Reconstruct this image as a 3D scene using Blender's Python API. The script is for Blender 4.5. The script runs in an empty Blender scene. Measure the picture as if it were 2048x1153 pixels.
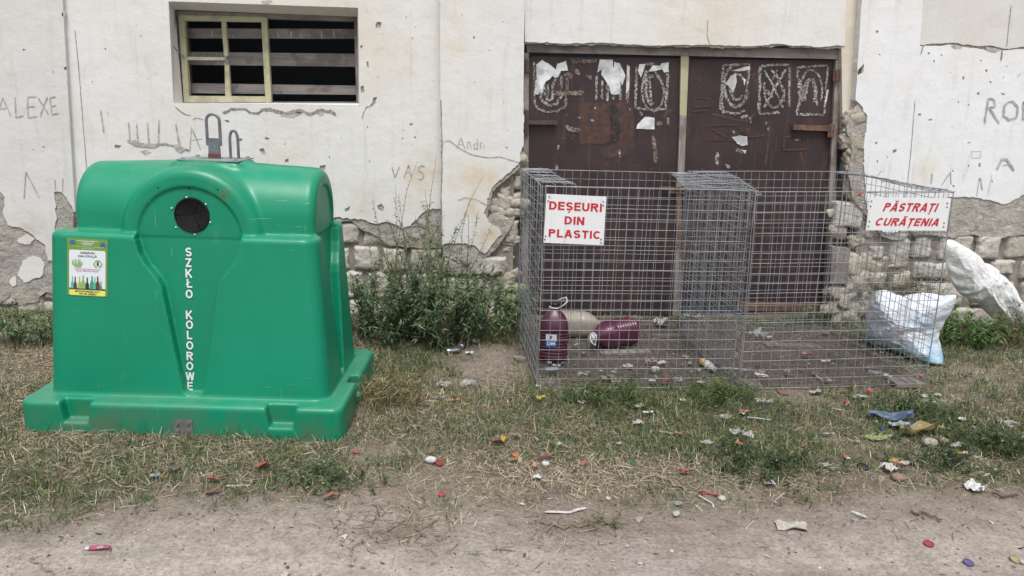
import bpy, bmesh, math, random
import numpy as np
from mathutils import Vector, Matrix
from mathutils.geometry import tessellate_polygon

# ---------------------------------------------------------------- camera, sky, sun, exposure
S = bpy.context.scene
COL = S.collection
FPX, YAW, PITCH, ROLL, CH = 1550.0, 0.077, 0.235, 0.033, 1.381


def cam_axes():
    cy, sy, cp, sp = math.cos(YAW), math.sin(YAW), math.cos(PITCH), math.sin(PITCH)
    f = np.array([sy * cp, cy * cp, -sp])
    r = np.array([cy, -sy, 0.0])
    u = np.cross(r, f)
    c, s = math.cos(ROLL), math.sin(ROLL)
    return c * r + s * u, c * u - s * r, f


CR, CU, CF = cam_axes()
CO = np.array([0, 0, CH])
cam = bpy.data.cameras.new('camera')
camo = bpy.data.objects.new('camera', cam)
COL.objects.link(camo)
cam.sensor_width = 36
cam.lens = 36 * FPX / 2048
cam.clip_start = 0.05
cam.clip_end = 500
camo.matrix_world = Matrix(((CR[0], CU[0], -CF[0], 0), (CR[1], CU[1], -CF[1], 0), (CR[2], CU[2], -CF[2], CH), (0, 0, 0, 1)))
S.camera = camo

SUN_EL, SUN_AZ = 64.0, 182.0           # degrees; azimuth measured clockwise from +Y
wd = bpy.data.worlds.new('World')
S.world = wd
wd.use_nodes = True
nt = wd.node_tree
bg = nt.nodes['Background']
sky = nt.nodes.new('ShaderNodeTexSky')
sky.sky_type = 'NISHITA'
sky.sun_disc = False
sky.sun_elevation = math.radians(SUN_EL)
sky.sun_rotation = math.radians(SUN_AZ)
sky.dust_density = 4.0
sky.air_density = 1.0
hs = nt.nodes.new('ShaderNodeHueSaturation')   # overcast: the blue is veiled by cloud
hs.inputs['Saturation'].default_value = 0.28
nt.links.new(sky.outputs[0], hs.inputs['Color'])
nt.links.new(hs.outputs[0], bg.inputs[0])
bg.inputs[1].default_value = 0.12
sl = bpy.data.lights.new('sun', 'SUN')
sl.energy = 1.7
sl.angle = math.radians(20)
sl.color = (1.0, 0.98, 0.95)
slo = bpy.data.objects.new('sun', sl)
COL.objects.link(slo)
el, az = math.radians(SUN_EL), math.radians(SUN_AZ)
sd = Vector((math.sin(az) * math.cos(el), math.cos(az) * math.cos(el), math.sin(el)))
slo.rotation_euler = sd.to_track_quat('Z', 'Y').to_euler()
S.view_settings.view_transform = 'Standard'
S.view_settings.look = 'None'
S.view_settings.exposure = 0.45
S.view_settings.gamma = 1.0
S.cycles.max_bounces = 6
S.cycles.transparent_max_bounces = 8

# ---------------------------------------------------------------- helpers
rng = np.random.default_rng(7)
random.seed(7)


def ray(px, py):
    return CF + CR * (px - 1024) / FPX - CU * (py - 576.5) / FPX


def G(px, py, z=0.0):
    """the ground point seen at a place of the photograph"""
    d = ray(px, py)
    return CO + d * ((z - CH) / d[2])


def P(px, py, y):
    """the point of an upright wall plane at depth y"""
    d = ray(px, py)
    return CO + d * (y / d[1])


def hash3(ix, iy, iz):
    n = (ix * 374761393 + iy * 668265263 + iz * 2147483647 * 3 + 1013) & 0xFFFFFFFF
    n = ((n ^ (n >> 13)) * 1274126177) & 0xFFFFFFFF
    n = (n ^ (n >> 16)) & 0xFFFFFFFF
    return n / 4294967295.0


def vnoise(x, y=0.0, z=0.0):
    """value noise, -1..1, on arrays"""
    x, y, z = np.broadcast_arrays(np.asarray(x, float), np.asarray(y, float), np.asarray(z, float))
    ix, iy, iz = [np.floor(a).astype(np.int64) for a in (x, y, z)]
    fx, fy, fz = x - ix, y - iy, z - iz
    fx, fy, fz = [a * a * (3 - 2 * a) for a in (fx, fy, fz)]
    r = 0
    for dx in (0, 1):
        for dy in (0, 1):
            for dz in (0, 1):
                w = (fx if dx else 1 - fx) * (fy if dy else 1 - fy) * (fz if dz else 1 - fz)
                r = r + w * hash3(ix + dx, iy + dy, iz + dz)
    return r * 2 - 1


def fbm(x, y=0.0, z=0.0, o=4, g=0.5):
    s, a, f, t = 0, 1.0, 1.0, 0.0
    for k in range(o):
        s = s + a * vnoise(np.asarray(x) * f + 17.3 * k, np.asarray(y) * f + 5.1 * k, np.asarray(z) * f + 9.7 * k)
        t += a
        a *= g
        f *= 2.03
    return s / t


def sm(a, b, x):
    t = np.clip((np.asarray(x, float) - a) / (b - a), 0, 1)
    return t * t * (3 - 2 * t)


# ---- materials
def new_mat(name):
    m = bpy.data.materials.new(name)
    m.use_nodes = True
    return m, m.node_tree, m.node_tree.nodes['Principled BSDF']


def N(t, kind, **kw):
    n = t.nodes.new(kind)
    for k, v in kw.items():
        if k in n.inputs:
            n.inputs[k].default_value = v
        else:
            setattr(n, k, v)
    return n


def rgba(c):
    return (c[0], c[1], c[2], 1)


def noise(t, scale, detail=5, rough=0.55, vec=None, dist=0.0):
    n = N(t, 'ShaderNodeTexNoise')
    n.inputs['Scale'].default_value = scale
    n.inputs['Detail'].default_value = detail
    n.inputs['Roughness'].default_value = rough
    n.inputs['Distortion'].default_value = dist
    if vec is not None:
        t.links.new(vec, n.inputs['Vector'])
    return n.outputs['Fac']


def ramp(t, src, a, b):
    n = N(t, 'ShaderNodeMapRange')
    n.interpolation_type = 'SMOOTHSTEP'
    n.inputs[1].default_value = a
    n.inputs[2].default_value = b
    t.links.new(src, n.inputs[0])
    return n.outputs[0]


def mixc(t, fac, a, b, mode='MIX'):
    n = N(t, 'ShaderNodeMix')
    n.data_type = 'RGBA'
    n.blend_type = mode
    for s, v in ((n.inputs[0], fac), (n.inputs[6], a), (n.inputs[7], b)):
        if isinstance(v, (int, float)):
            s.default_value = v
        elif isinstance(v, (tuple, list)):
            s.default_value = rgba(v)
        else:
            t.links.new(v, s)
    return n.outputs[2]


def math_(t, op, a, b=None):
    n = N(t, 'ShaderNodeMath')
    n.operation = op
    for s, v in ((n.inputs[0], a), (n.inputs[1], b)):
        if v is None:
            continue
        if isinstance(v, (int, float)):
            s.default_value = v
        else:
            t.links.new(v, s)
    return n.outputs[0]


def bump(t, b, src, strength=0.3, dist=0.01, prev=None):
    n = N(t, 'ShaderNodeBump')
    n.inputs['Strength'].default_value = strength
    n.inputs['Distance'].default_value = dist
    t.links.new(src, n.inputs['Height'])
    if prev is not None:
        t.links.new(prev, n.inputs['Normal'])
    t.links.new(n.outputs[0], b.inputs['Normal'])
    return n.outputs[0]


def pos(t):
    return N(t, 'ShaderNodeNewGeometry').outputs['Position']


def objc(t):
    return N(t, 'ShaderNodeTexCoord').outputs['Object']


def mapping(t, vec, scale=(1, 1, 1), rot=(0, 0, 0)):
    n = N(t, 'ShaderNodeMapping')
    n.inputs['Scale'].default_value = scale
    n.inputs['Rotation'].default_value = rot
    t.links.new(vec, n.inputs['Vector'])
    return n.outputs[0]


def plain(name, c, rough=0.6, c2=None, scale=12, bs=0.0, bscale=80, metal=0.0, coat=0.0, spec=None, lo=0.35, hi=0.65, alpha=None, trans=None):
    m, t, b = new_mat(name)
    v = objc(t)
    if c2 is not None:
        f = ramp(t, noise(t, scale, 6, 0.6, v), lo, hi)
        t.links.new(mixc(t, f, c, c2), b.inputs['Base Color'])
    else:
        b.inputs['Base Color'].default_value = rgba(c)
    b.inputs['Roughness'].default_value = rough
    b.inputs['Metallic'].default_value = metal
    b.inputs['Coat Weight'].default_value = coat
    if spec is not None:
        b.inputs['Specular IOR Level'].default_value = spec
    if bs:
        bump(t, b, noise(t, bscale, 4, 0.6, v), bs, 0.004)
    if trans:
        b.inputs['Transmission Weight'].default_value = trans
    if alpha is not None:
        b.inputs['Alpha'].default_value = alpha
    return m


def attach(o, parent):
    if parent is None:
        return
    o.parent = parent
    if parent.get('world_parts'):          # its parts are modelled in world coordinates
        o.matrix_parent_inverse = Matrix.Translation(parent.location).inverted()


# ---- mesh builder
class MB:
    def __init__(s):
        s.v, s.f, s.m = [], [], []

    def add(s, vs, fs, mi=0):
        o = len(s.v)
        s.v.extend([tuple(map(float, p)) for p in vs])
        s.f.extend([tuple(i + o for i in q) for q in fs])
        s.m.extend([mi] * len(fs))

    def box(s, a, b, mi=0):
        x0, y0, z0 = a
        x1, y1, z1 = b
        s.add([(x0, y0, z0), (x1, y0, z0), (x1, y1, z0), (x0, y1, z0), (x0, y0, z1), (x1, y0, z1), (x1, y1, z1), (x0, y1, z1)],
              [(0, 3, 2, 1), (4, 5, 6, 7), (0, 1, 5, 4), (1, 2, 6, 5), (2, 3, 7, 6), (3, 0, 4, 7)], mi)

    def prism(s, front, off, mi=0):
        """front polygon pushed back along off"""
        n = len(front)
        vs = [tuple(p) for p in front] + [tuple(np.add(p, off)) for p in front]
        fs = [tuple(range(n)), tuple(range(2 * n - 1, n - 1, -1))] + [(i, i + n, (i + 1) % n + n, (i + 1) % n) for i in range(n)]
        s.add(vs, fs, mi)

    def tube(s, pts, r, n=6, mi=0, cap=True):
        pts = [np.array(p, float) for p in pts]
        k = len(pts)
        rs = r if hasattr(r, '__len__') else [r] * k
        vs, fs = [], []
        prev = None
        for i in range(k):
            d = pts[min(i + 1, k - 1)] - pts[max(i - 1, 0)]
            d = d / (np.linalg.norm(d) + 1e-12)
            if prev is None:
                a = np.array([0, 0, 1.0]) if abs(d[2]) < 0.9 else np.array([1.0, 0, 0])
                e = np.cross(d, a)
            else:
                e = prev - d * prev.dot(d)
            e = e / (np.linalg.norm(e) + 1e-12)
            prev = e
            g = np.cross(d, e)
            for j in range(n):
                t = 2 * math.pi * (j + 0.5) / n
                vs.append(pts[i] + rs[i] * (math.cos(t) * e + math.sin(t) * g))
        for i in range(k - 1):
            for j in range(n):
                fs.append((i * n + j, i * n + (j + 1) % n, (i + 1) * n + (j + 1) % n, (i + 1) * n + j))
        if cap:
            fs.append(tuple(range(n - 1, -1, -1)))
            fs.append(tuple(range((k - 1) * n, k * n)))
        s.add(vs, fs, mi)

    def lathe(s, prof, n=24, mi=0, power=2.0, origin=(0, 0, 0)):
        """prof: list of (r, z); power > 2 squares the section"""
        vs, fs = [], []
        for r, z in prof:
            for j in range(n):
                t = 2 * math.pi * j / n
                c, q = math.cos(t), math.sin(t)
                k = (abs(c) ** power + abs(q) ** power) ** (-1 / power)
                vs.append((origin[0] + r * k * c, origin[1] + r * k * q, origin[2] + z))
        for i in range(len(prof) - 1):
            for j in range(n):
                fs.append((i * n + j, i * n + (j + 1) % n, (i + 1) * n + (j + 1) % n, (i + 1) * n + j))
        fs.append(tuple(range(n - 1, -1, -1)))
        fs.append(tuple(range((len(prof) - 1) * n, len(prof) * n)))
        s.add(vs, fs, mi)

    def build(s, name, mats, parent=None, smooth=False):
        me = bpy.data.meshes.new(name)
        me.from_pydata(s.v, [], s.f)
        if not isinstance(mats, (list, tuple)):
            mats = [mats]
        for m in mats:
            me.materials.append(m)
        me.polygons.foreach_set('material_index', s.m)
        if smooth:
            me.polygons.foreach_set('use_smooth', [True] * len(s.f))
        me.update()
        o = bpy.data.objects.new(name, me)
        COL.objects.link(o)
        attach(o, parent)
        return o


def fastmesh(name, V, F, mat, parent=None, smooth=True, colors=None):
    """V (n,3); F (m,3) or (m,4) arrays or a list of such arrays; colors (n,3)"""
    Fs = F if isinstance(F, list) else [F]
    me = bpy.data.meshes.new(name)
    me.vertices.add(len(V))
    me.vertices.foreach_set('co', np.asarray(V, np.float32).ravel())
    li = np.concatenate([f.ravel() for f in Fs]).astype(np.int32)
    tot = np.concatenate([np.full(len(f), f.shape[1], np.int32) for f in Fs])
    st = np.concatenate([[0], np.cumsum(tot)[:-1]]).astype(np.int32)
    me.loops.add(len(li))
    me.loops.foreach_set('vertex_index', li)
    me.polygons.add(len(tot))
    me.polygons.foreach_set('loop_start', st)
    me.update(calc_edges=True)
    me.validate()
    if smooth:
        me.polygons.foreach_set('use_smooth', np.ones(len(tot), bool))
    if colors is not None:
        at = me.color_attributes.new('col', 'FLOAT_COLOR', 'POINT')
        c4 = np.ones((len(V), 4), np.float32)
        c4[:, :3] = colors
        at.data.foreach_set('color', c4.ravel())
    me.materials.append(mat)
    o = bpy.data.objects.new(name, me)
    COL.objects.link(o)
    attach(o, parent)
    return o


def tag(o, label=None, cat=None, group=None, kind=None):
    if label:
        o['label'] = label
    if cat:
        o['category'] = cat
    if group:
        o['group'] = group
    if kind:
        o['kind'] = kind
    return o


def thing(name, label, cat, loc=(0, 0, 0), rot=(0, 0, 0), group=None):
    o = bpy.data.objects.new(name, None)
    o.empty_display_size = 0.05
    COL.objects.link(o)
    o.location = loc
    o.rotation_euler = rot
    return tag(o, label, cat, group)


def outline(pts, step=0.009, seed=0.0):
    """pts: (x, z, amp) in metres; the segment that starts at a point with amp > 0 is broken up raggedly"""
    out = []
    n = len(pts)
    for i in range(n):
        a, b = pts[i], pts[(i + 1) % n]
        L = math.hypot(b[0] - a[0], b[1] - a[1])
        if a[2] <= 0 or L < step * 1.5:
            out.append((a[0], a[1]))
            continue
        k = max(2, int(L / step))
        nx, nz = -(b[1] - a[1]) / L, (b[0] - a[0]) / L
        for j in range(k):
            t = j / k
            x, z = a[0] + (b[0] - a[0]) * t, a[1] + (b[1] - a[1]) * t
            e = min(1.0, 4 * min(t, 1 - t) + 0.15)
            d = a[2] * e * (float(fbm(x * 22 + seed, z * 22, seed, 5, 0.62)) * 1.5)
            d2 = a[2] * e * float(fbm(x * 30 + 71 + seed, z * 30, seed, 4, 0.6)) * 0.8
            out.append((x + nx * d + nz * d2, z + nz * d - nx * d2))
    return out


def slab(mb, loops, y0, thick, mi=0, smi=None):
    """solid sheet in the XZ plane with holes: loops[0] outer, others holes; front at y0, back at y0+thick"""
    flat = [p for l in loops for p in l]
    tris = tessellate_polygon([[Vector((p[0], p[1], 0)) for p in l] for l in loops])
    nf = len(flat)
    vs = [(p[0], y0, p[1]) for p in flat] + [(p[0], y0 + thick, p[1]) for p in flat]
    fs = []
    for a, b, c in tris:
        pa, pb, pc = flat[a], flat[b], flat[c]
        cr = (pb[0] - pa[0]) * (pc[1] - pa[1]) - (pb[1] - pa[1]) * (pc[0] - pa[0])
        fs.append((a, b, c) if cr > 0 else (c, b, a))
    mb.add(vs, fs, mi)
    o = 0
    side = []
    for l in loops:
        n = len(l)
        for i in range(n):
            side.append((o + i, o + (i + 1) % n, o + (i + 1) % n + nf, o + i + nf))
        o += n
    base = len(mb.v) - len(vs)
    mb.f.extend([tuple(i + base for i in q) for q in side])
    mb.m.extend([mi if smi is None else smi] * len(side))


def wall_pts(pl, y):
    out = []
    for p in pl:
        q = P(p[0], p[1], y)
        out.append((q[0], q[2], p[2] if len(p) > 2 else 0.0))
    return out


def ribbon(mb, pts, w, y, mi=0, jit=0.35, thick=0.0015, step=0.006, seed=0.0, closed=False):
    """hand-drawn stroke on a wall plane: pts in photo places, w in metres"""
    q = [P(p[0], p[1], y) for p in pts]
    q = np.array([(a[0], a[2]) for a in q])
    seg = np.linalg.norm(np.diff(q, axis=0), axis=1)
    s = np.concatenate([[0], np.cumsum(seg)])
    n = max(3, int(s[-1] / step))
    t = np.linspace(0, s[-1], n)
    c = np.stack([np.interp(t, s, q[:, 0]), np.interp(t, s, q[:, 1])], 1)
    c += 0.25 * w * np.stack([fbm(t * 40 + seed, seed + 3), fbm(t * 40 + seed, seed + 8)], 1)
    d = np.gradient(c, axis=0)
    d /= np.linalg.norm(d, axis=1)[:, None] + 1e-9
    nn = np.stack([-d[:, 1], d[:, 0]], 1)
    thick = thick + layer()
    taper = np.clip(np.minimum(np.arange(n), np.arange(n)[::-1]) / 2.0 + 0.3, 0, 1)
    wa = w * 0.5 * taper * (1 + jit * fbm(t * 90 + seed, seed + 1, 0, 3))
    wb = w * 0.5 * taper * (1 + jit * fbm(t * 90 + seed, seed + 5, 0, 3))
    L = c + nn * wa[:, None]
    R = c - nn * wb[:, None]
    vs = [(p[0], y - thick, p[1]) for p in L] + [(p[0], y - thick, p[1]) for p in R]
    fs = [(i, i + n, i + n + 1, i + 1) for i in range(n - 1)]
    mb.add(vs, fs, mi)


LAY = [0]


def layer():
    LAY[0] += 1
    return .0001 * (LAY[0] % 23)


def patch(mb, pts, y, mi=0, amp=0.004, thick=0.0015, seed=0.0):
    o = outline([(a, b, amp) for a, b, _ in wall_pts(pts, y)], 0.006, seed)
    tr = tessellate_polygon([[Vector((p[0], p[1], 0)) for p in o]])
    fs = []
    for a, b, c in tr:
        cr = (o[b][0] - o[a][0]) * (o[c][1] - o[a][1]) - (o[b][1] - o[a][1]) * (o[c][0] - o[a][0])
        fs.append((a, b, c) if cr > 0 else (c, b, a))
    thick = thick + layer()
    mb.add([(p[0], y - thick, p[1]) for p in o], fs, mi)


def text2d(s, bold=0.0, shear=0.0, space=1.0):
    """letters as flat triangles: (verts Nx2, faces), cap height 1, starting at x=0"""
    def get(st):
        c = bpy.data.curves.new('t', 'FONT')
        c.body = st
        c.size = 1.0
        c.shear = shear
        c.offset = bold
        c.space_character = space
        c.resolution_u = 4
        o = bpy.data.objects.new('t', c)
        COL.objects.link(o)
        dg = bpy.context.evaluated_depsgraph_get()
        me = bpy.data.meshes.new_from_object(o.evaluated_get(dg))
        v = np.array([x.co[:2] for x in me.vertices]) if len(me.vertices) else np.zeros((0, 2))
        f = [tuple(p.vertices) for p in me.polygons]
        bpy.data.objects.remove(o)
        bpy.data.curves.remove(c)
        bpy.data.meshes.remove(me)
        return v, f
    h, _ = get('H')
    ch = h[:, 1].max()
    v, f = get(s)
    v = v / ch
    v[:, 0] -= v[:, 0].min()
    return v, f


# ---- block capitals drawn with an even stroke (signs and the bin's lettering)
def _arc(cx, cy, rx, ry, a0, a1, n=12):
    return [(cx + rx * math.cos(math.radians(a0 + (a1 - a0) * k / n)), cy + ry * math.sin(math.radians(a0 + (a1 - a0) * k / n))) for k in range(n + 1)]


def glyph(ch, t):
    h = t / 2
    W = {'I': t, 'M': .86, 'W': 1.02, 'O': .80, 'C': .76, 'A': .78, 'N': .74, 'D': .74, 'U': .72, 'R': .76, 'K': .76, 'S': .68, 'E': .64, 'P': .68, 'T': .66, 'L': .60, 'Z': .66}
    base = {'Ș': 'S', 'Ț': 'T', 'Ă': 'A', 'Ł': 'L'}.get(ch, ch)
    w = W.get(base, .4)
    g = []
    V = lambda x: [(x, 0), (x, 1)]
    if base == 'I':
        g = [V(h)]
    elif base == 'E':
        g = [V(h), [(h, 1 - h), (w, 1 - h)], [(h, .52), (w * .93, .52)], [(h, h), (w, h)]]
    elif base == 'L':
        g = [V(h), [(h, h), (w, h)]]
    elif base == 'T':
        g = [[(0, 1 - h), (w, 1 - h)], V(w / 2)]
    elif base == 'D':
        g = [V(h), [(h, 1 - h), (w * .42, 1 - h)] + _arc(w * .42, .5, w * .58 - h, .5 - h, 90, -90)[1:] + [(h, h)]]
    elif base in 'PR':
        g = [V(h), [(h, 1 - h), (w * .52, 1 - h)] + _arc(w * .52, .725, w * .46 - h, .275 - h, 90, -90)[1:] + [(h, .45 + h)]]
        if base == 'R':
            g.append([(w * .48, .50), (w - h * .9, 0)])
    elif base == 'S':
        r = w / 2 - h
        g = [_arc(w / 2, .75 - h / 2, r, .25 - h / 2, 22, 270, 16) + _arc(w / 2, .25 + h / 2, r, .25 - h / 2, 90, -158, 16)[1:]]
    elif base == 'U':
        g = [[(h, 1), (h, .36)] + _arc(w / 2, .36, w / 2 - h, .36 - h, 180, 360)[1:] + [(w - h, 1)]]
    elif base == 'N':
        g = [V(h), V(w - h), [(h * .9, 1), (w - h * .9, 0)]]
    elif base == 'A':
        g = [[(h * .9, 0), (w / 2 - h * .15, 1)], [(w - h * .9, 0), (w / 2 + h * .15, 1)], [(w * .2, .30), (w * .8, .30)]]
    elif base == 'C':
        g = [_arc(w / 2, .5, w / 2 - h, .5 - h, 42, 318, 22)]
    elif base == 'O':
        g = [_arc(w / 2, .5, w / 2 - h, .5 - h, 0, 360, 28)]
    elif base == 'Z':
        g = [[(0, 1 - h), (w, 1 - h)], [(w - h * 1.1, 1 - h), (h * 1.1, h)], [(0, h), (w, h)]]
    elif base == 'K':
        g = [V(h), [(h, .36), (w - h, 1)], [(w * .38, .56), (w - h * .8, 0)]]
    elif base == 'W':
        g = [[(h * .9, 1), (w * .27, 0)], [(w * .27, 0), (w * .5, 1)], [(w * .5, 1), (w * .73, 0)], [(w * .73, 0), (w - h * .9, 1)]]
    if ch == 'Ă':
        g.append(_arc(w / 2, 1.27, .17, .13, 190, 350, 8))
    if ch in 'ȘȚ':
        g.append([(w / 2 + h * .5, -.06), (w / 2 + h * .3, -.17), (w / 2 - h * .7, -.27)])
    if ch == 'Ł':
        g.append([(-t * .55, .34), (w * .62, .66)])
    return w, g


def block_text(s, t=.19, shear=0.0, gap=.17):
    """list of (x, y, layer) points and faces; cap height 1"""
    vs, fs = [], []
    x0 = 0.0
    layer = 0
    for ch in s:
        if ch == ' ':
            x0 += .4
            continue
        w, strokes_ = glyph(ch, t)
        for pl in strokes_:
            p = np.array(pl, float)
            tt = t * (.62 if (p[:, 1].max() > 1.05 or p[:, 1].max() < 0 or (ch == 'Ł' and p[0, 0] < 0)) else 1)
            d = np.diff(p, axis=0)
            d /= np.linalg.norm(d, axis=1)[:, None] + 1e-9
            closed = np.allclose(p[0], p[-1]) and len(p) > 3
            nn = np.stack([-d[:, 1], d[:, 0]], 1)
            off = []
            for i in range(len(p)):
                if closed:
                    n0, n1 = nn[i - 1 if i > 0 else -1], nn[i if i < len(nn) else 0]
                else:
                    n0, n1 = nn[max(i - 1, 0)], nn[min(i, len(nn) - 1)]
                m = n0 + n1
                m /= np.linalg.norm(m) + 1e-9
                off.append(m / max(.4, m.dot(n0)) * tt / 2)
            off = np.array(off)
            L_, R_ = p + off, p - off
            b = len(vs)
            k = len(p)
            for q in np.concatenate([L_, R_]):
                vs.append((x0 + q[0] + shear * q[1], q[1], layer))
            fs += [(b + i, b + i + k, b + i + k + 1, b + i + 1) for i in range(k - 1)]
            layer = (layer + 1) % 5
        x0 += w + gap
    v = np.array(vs)
    return v, fs
# ---------------------------------------------------------------- the old wall: masonry, grey render, limewash
YB, YP, YD = 4.98, 4.875, 5.00
YA = 4.948                           # the shallow pilaster at the left        # bay face, pilaster face, gate leaf face


def plaster_mat(name, ca, cb_, cc_, wornk):
    m, t, b = new_mat(name)
    p = pos(t)
    a = noise(t, 1.1, 6, 0.6, p)
    c = mixc(t, ramp(t, a, 0.40, 0.72), ca, cb_)
    c = mixc(t, math_(t, 'MULTIPLY', ramp(t, noise(t, 0.6, 3, 0.5, p), 0.4, 0.7), 0.6), c, cc_)
    # warm stains where the wash has worn off, each at its own place on the wall
    for (px, py, y, r, col, k) in [(955, 380, YP, .30, (0.64, 0.52, 0.36), .8), (850, 350, YB, .22, (0.60, 0.50, 0.36), .8), (735, 405, YB, .16, (0.55, 0.47, 0.34), .6),
                                   (60, 470, YA, .22, (0.52, 0.46, 0.34), .7), (1703, 150, YB, .13, (0.60, 0.48, 0.32), .9), (1703, 30, YB, .13, (0.60, 0.48, 0.32), .9), (1850, 350, YB, .16, (0.62, 0.56, 0.42), .7),
                                   (140, 250, YA, .2, (0.55, 0.52, 0.45), .6), (900, 60, YP, .25, (0.64, 0.57, 0.44), .6), (1340, 40, 4.93, .3, (0.64, 0.60, 0.5), .5),
                                   (980, 480, YP, .15, (0.58, 0.46, 0.30), .8), (560, 300, YB, .25, (0.66, 0.60, 0.48), .6)]:
        q = P(px, py, y)
        d = N(t, 'ShaderNodeVectorMath')
        d.operation = 'DISTANCE'
        t.links.new(p, d.inputs[0])
        d.inputs[1].default_value = tuple(q)
        f = ramp(t, d.outputs['Value'], r, r * 0.15)
        f = math_(t, 'MULTIPLY', f, ramp(t, noise(t, 7, 6, 0.65, p), 0.32, 0.68))
        c = mixc(t, math_(t, 'MULTIPLY', f, k), c, col)
    # thin drips, brush marks and specks
    st = noise(t, 1.0, 4, 0.6, mapping(t, p, (22, 1, 1.6)))
    c = mixc(t, math_(t, 'MULTIPLY', ramp(t, st, 0.52, 0.78), 0.38), c, (0.48, 0.44, 0.36))
    sp = noise(t, 55, 3, 0.6, p)
    c = mixc(t, math_(t, 'MULTIPLY', ramp(t, sp, 0.68, 0.74), 0.3), c, (0.40, 0.37, 0.33))
    worn = noise(t, 9, 8, 0.75, p, 0.6)
    c = mixc(t, math_(t, 'MULTIPLY', ramp(t, worn, 0.57, 0.68), wornk), c, (0.52, 0.48, 0.42))
    t.links.new(c, b.inputs['Base Color'])
    b.inputs['Roughness'].default_value = 0.9
    b.inputs['Specular IOR Level'].default_value = 0.2
    n1 = bump(t, b, noise(t, 5, 5, 0.6, p), 0.45, 0.02)
    n2 = bump(t, b, worn, 0.2, 0.006, n1)
    bump(t, b, noise(t, 90, 4, 0.7, p), 0.18, 0.003, n2)
    return m


def render_mat():
    m, t, b = new_mat('cement_render')
    p = pos(t)
    c = mixc(t, ramp(t, noise(t, 6, 8, 0.7, p), 0.35, 0.65), (0.39, 0.37, 0.34), (0.51, 0.485, 0.445))
    c = mixc(t, math_(t, 'MULTIPLY', ramp(t, noise(t, 2.5, 4, 0.6, p), 0.5, 0.7), 0.6), c, (0.38, 0.33, 0.25))
    c = mixc(t, math_(t, 'MULTIPLY', ramp(t, noise(t, 13, 8, 0.75, p, 0.5), 0.53, 0.66), 0.55), c, (0.20, 0.185, 0.165))  # dark blotches imitate shade in hollows; soft light leaves the relief flat
    c = mixc(t, math_(t, 'MULTIPLY', ramp(t, noise(t, 10, 6, 0.7, mapping(t, p, (1, 1, 2.2))), 0.56, 0.66), 0.5), c, (0.56, 0.53, 0.48))
    c = mixc(t, math_(t, 'MULTIPLY', ramp(t, noise(t, 60, 5, 0.7, p), 0.60, 0.68), 0.5), c, (0.17, 0.16, 0.145))
    t.links.new(c, b.inputs['Base Color'])
    b.inputs['Roughness'].default_value = 0.95
    n1 = bump(t, b, noise(t, 11, 7, 0.7, p), 0.9, 0.05)
    bump(t, b, noise(t, 110, 5, 0.75, p), 0.5, 0.006, n1)
    return m


def stone_mat():
    m, t, b = new_mat('limestone')
    p = pos(t)
    c = mixc(t, ramp(t, noise(t, 2.2, 5, 0.6, p), 0.35, 0.65), (0.55, 0.53, 0.485), (0.45, 0.42, 0.365))
    c = mixc(t, math_(t, 'MULTIPLY', ramp(t, noise(t, 3, 3, 0.6, p), 0.5, 0.72), 0.7), c, (0.50, 0.42, 0.30))
    c = mixc(t, math_(t, 'MULTIPLY', ramp(t, noise(t, 26, 6, 0.75, p), 0.54, 0.66), 0.7), c, (0.19, 0.175, 0.15))
    t.links.new(c, b.inputs['Base Color'])
    b.inputs['Roughness'].default_value = 0.95
    n1 = bump(t, b, noise(t, 14, 7, 0.7, p), 0.6, 0.03)
    bump(t, b, noise(t, 90, 5, 0.75, p), 0.5, 0.007, n1)
    return m


M_LIME = plaster_mat('limewash', (0.71, 0.705, 0.685), (0.66, 0.615, 0.54), (0.70, 0.715, 0.74), .32)
M_LIMEW = plaster_mat('whiter_limewash', (0.755, 0.765, 0.78), (0.71, 0.69, 0.645), (0.76, 0.785, 0.82), .18)  # whiter, bluer version of the wash for some panels
M_LIMEG = plaster_mat('grey_limewash', (0.64, 0.635, 0.615), (0.60, 0.56, 0.49), (0.64, 0.65, 0.66), .35)
M_REND, M_STONE = render_mat(), stone_mat()
M_MORTAR = plain('mortar', (0.31, 0.285, 0.25), 1.0, (0.20, 0.18, 0.155), 14, 0.9, 60)
M_SCR = plain('scratched_render', (0.31, 0.295, 0.27), 1.0, (0.50, 0.48, 0.45), 30, 0.5, 120)
M_CRACK = plain('open_crack', (0.17, 0.155, 0.14), 1.0, (0.40, 0.375, 0.34), 45)
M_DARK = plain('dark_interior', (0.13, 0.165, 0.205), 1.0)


def wood(name, c1, c2, c3, axis='x', scale=1.0):
    m, t, b = new_mat(name)
    p = pos(t)
    sc = (2.2, 30, 30) if axis == 'x' else (30, 30, 2.2)
    g = noise(t, scale, 7, 0.65, mapping(t, p, sc), 0.7)
    c = mixc(t, ramp(t, g, 0.34, 0.66), c1, c2)
    c = mixc(t, math_(t, 'MULTIPLY', ramp(t, noise(t, 7, 6, 0.65, p), 0.48, 0.62), 0.75), c, c3)
    t.links.new(c, b.inputs['Base Color'])
    b.inputs['Roughness'].default_value = 0.85
    n1 = bump(t, b, g, 0.6, 0.006)
    bump(t, b, noise(t, 70, 4, 0.6, p), 0.25, 0.003, n1)
    return m


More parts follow.
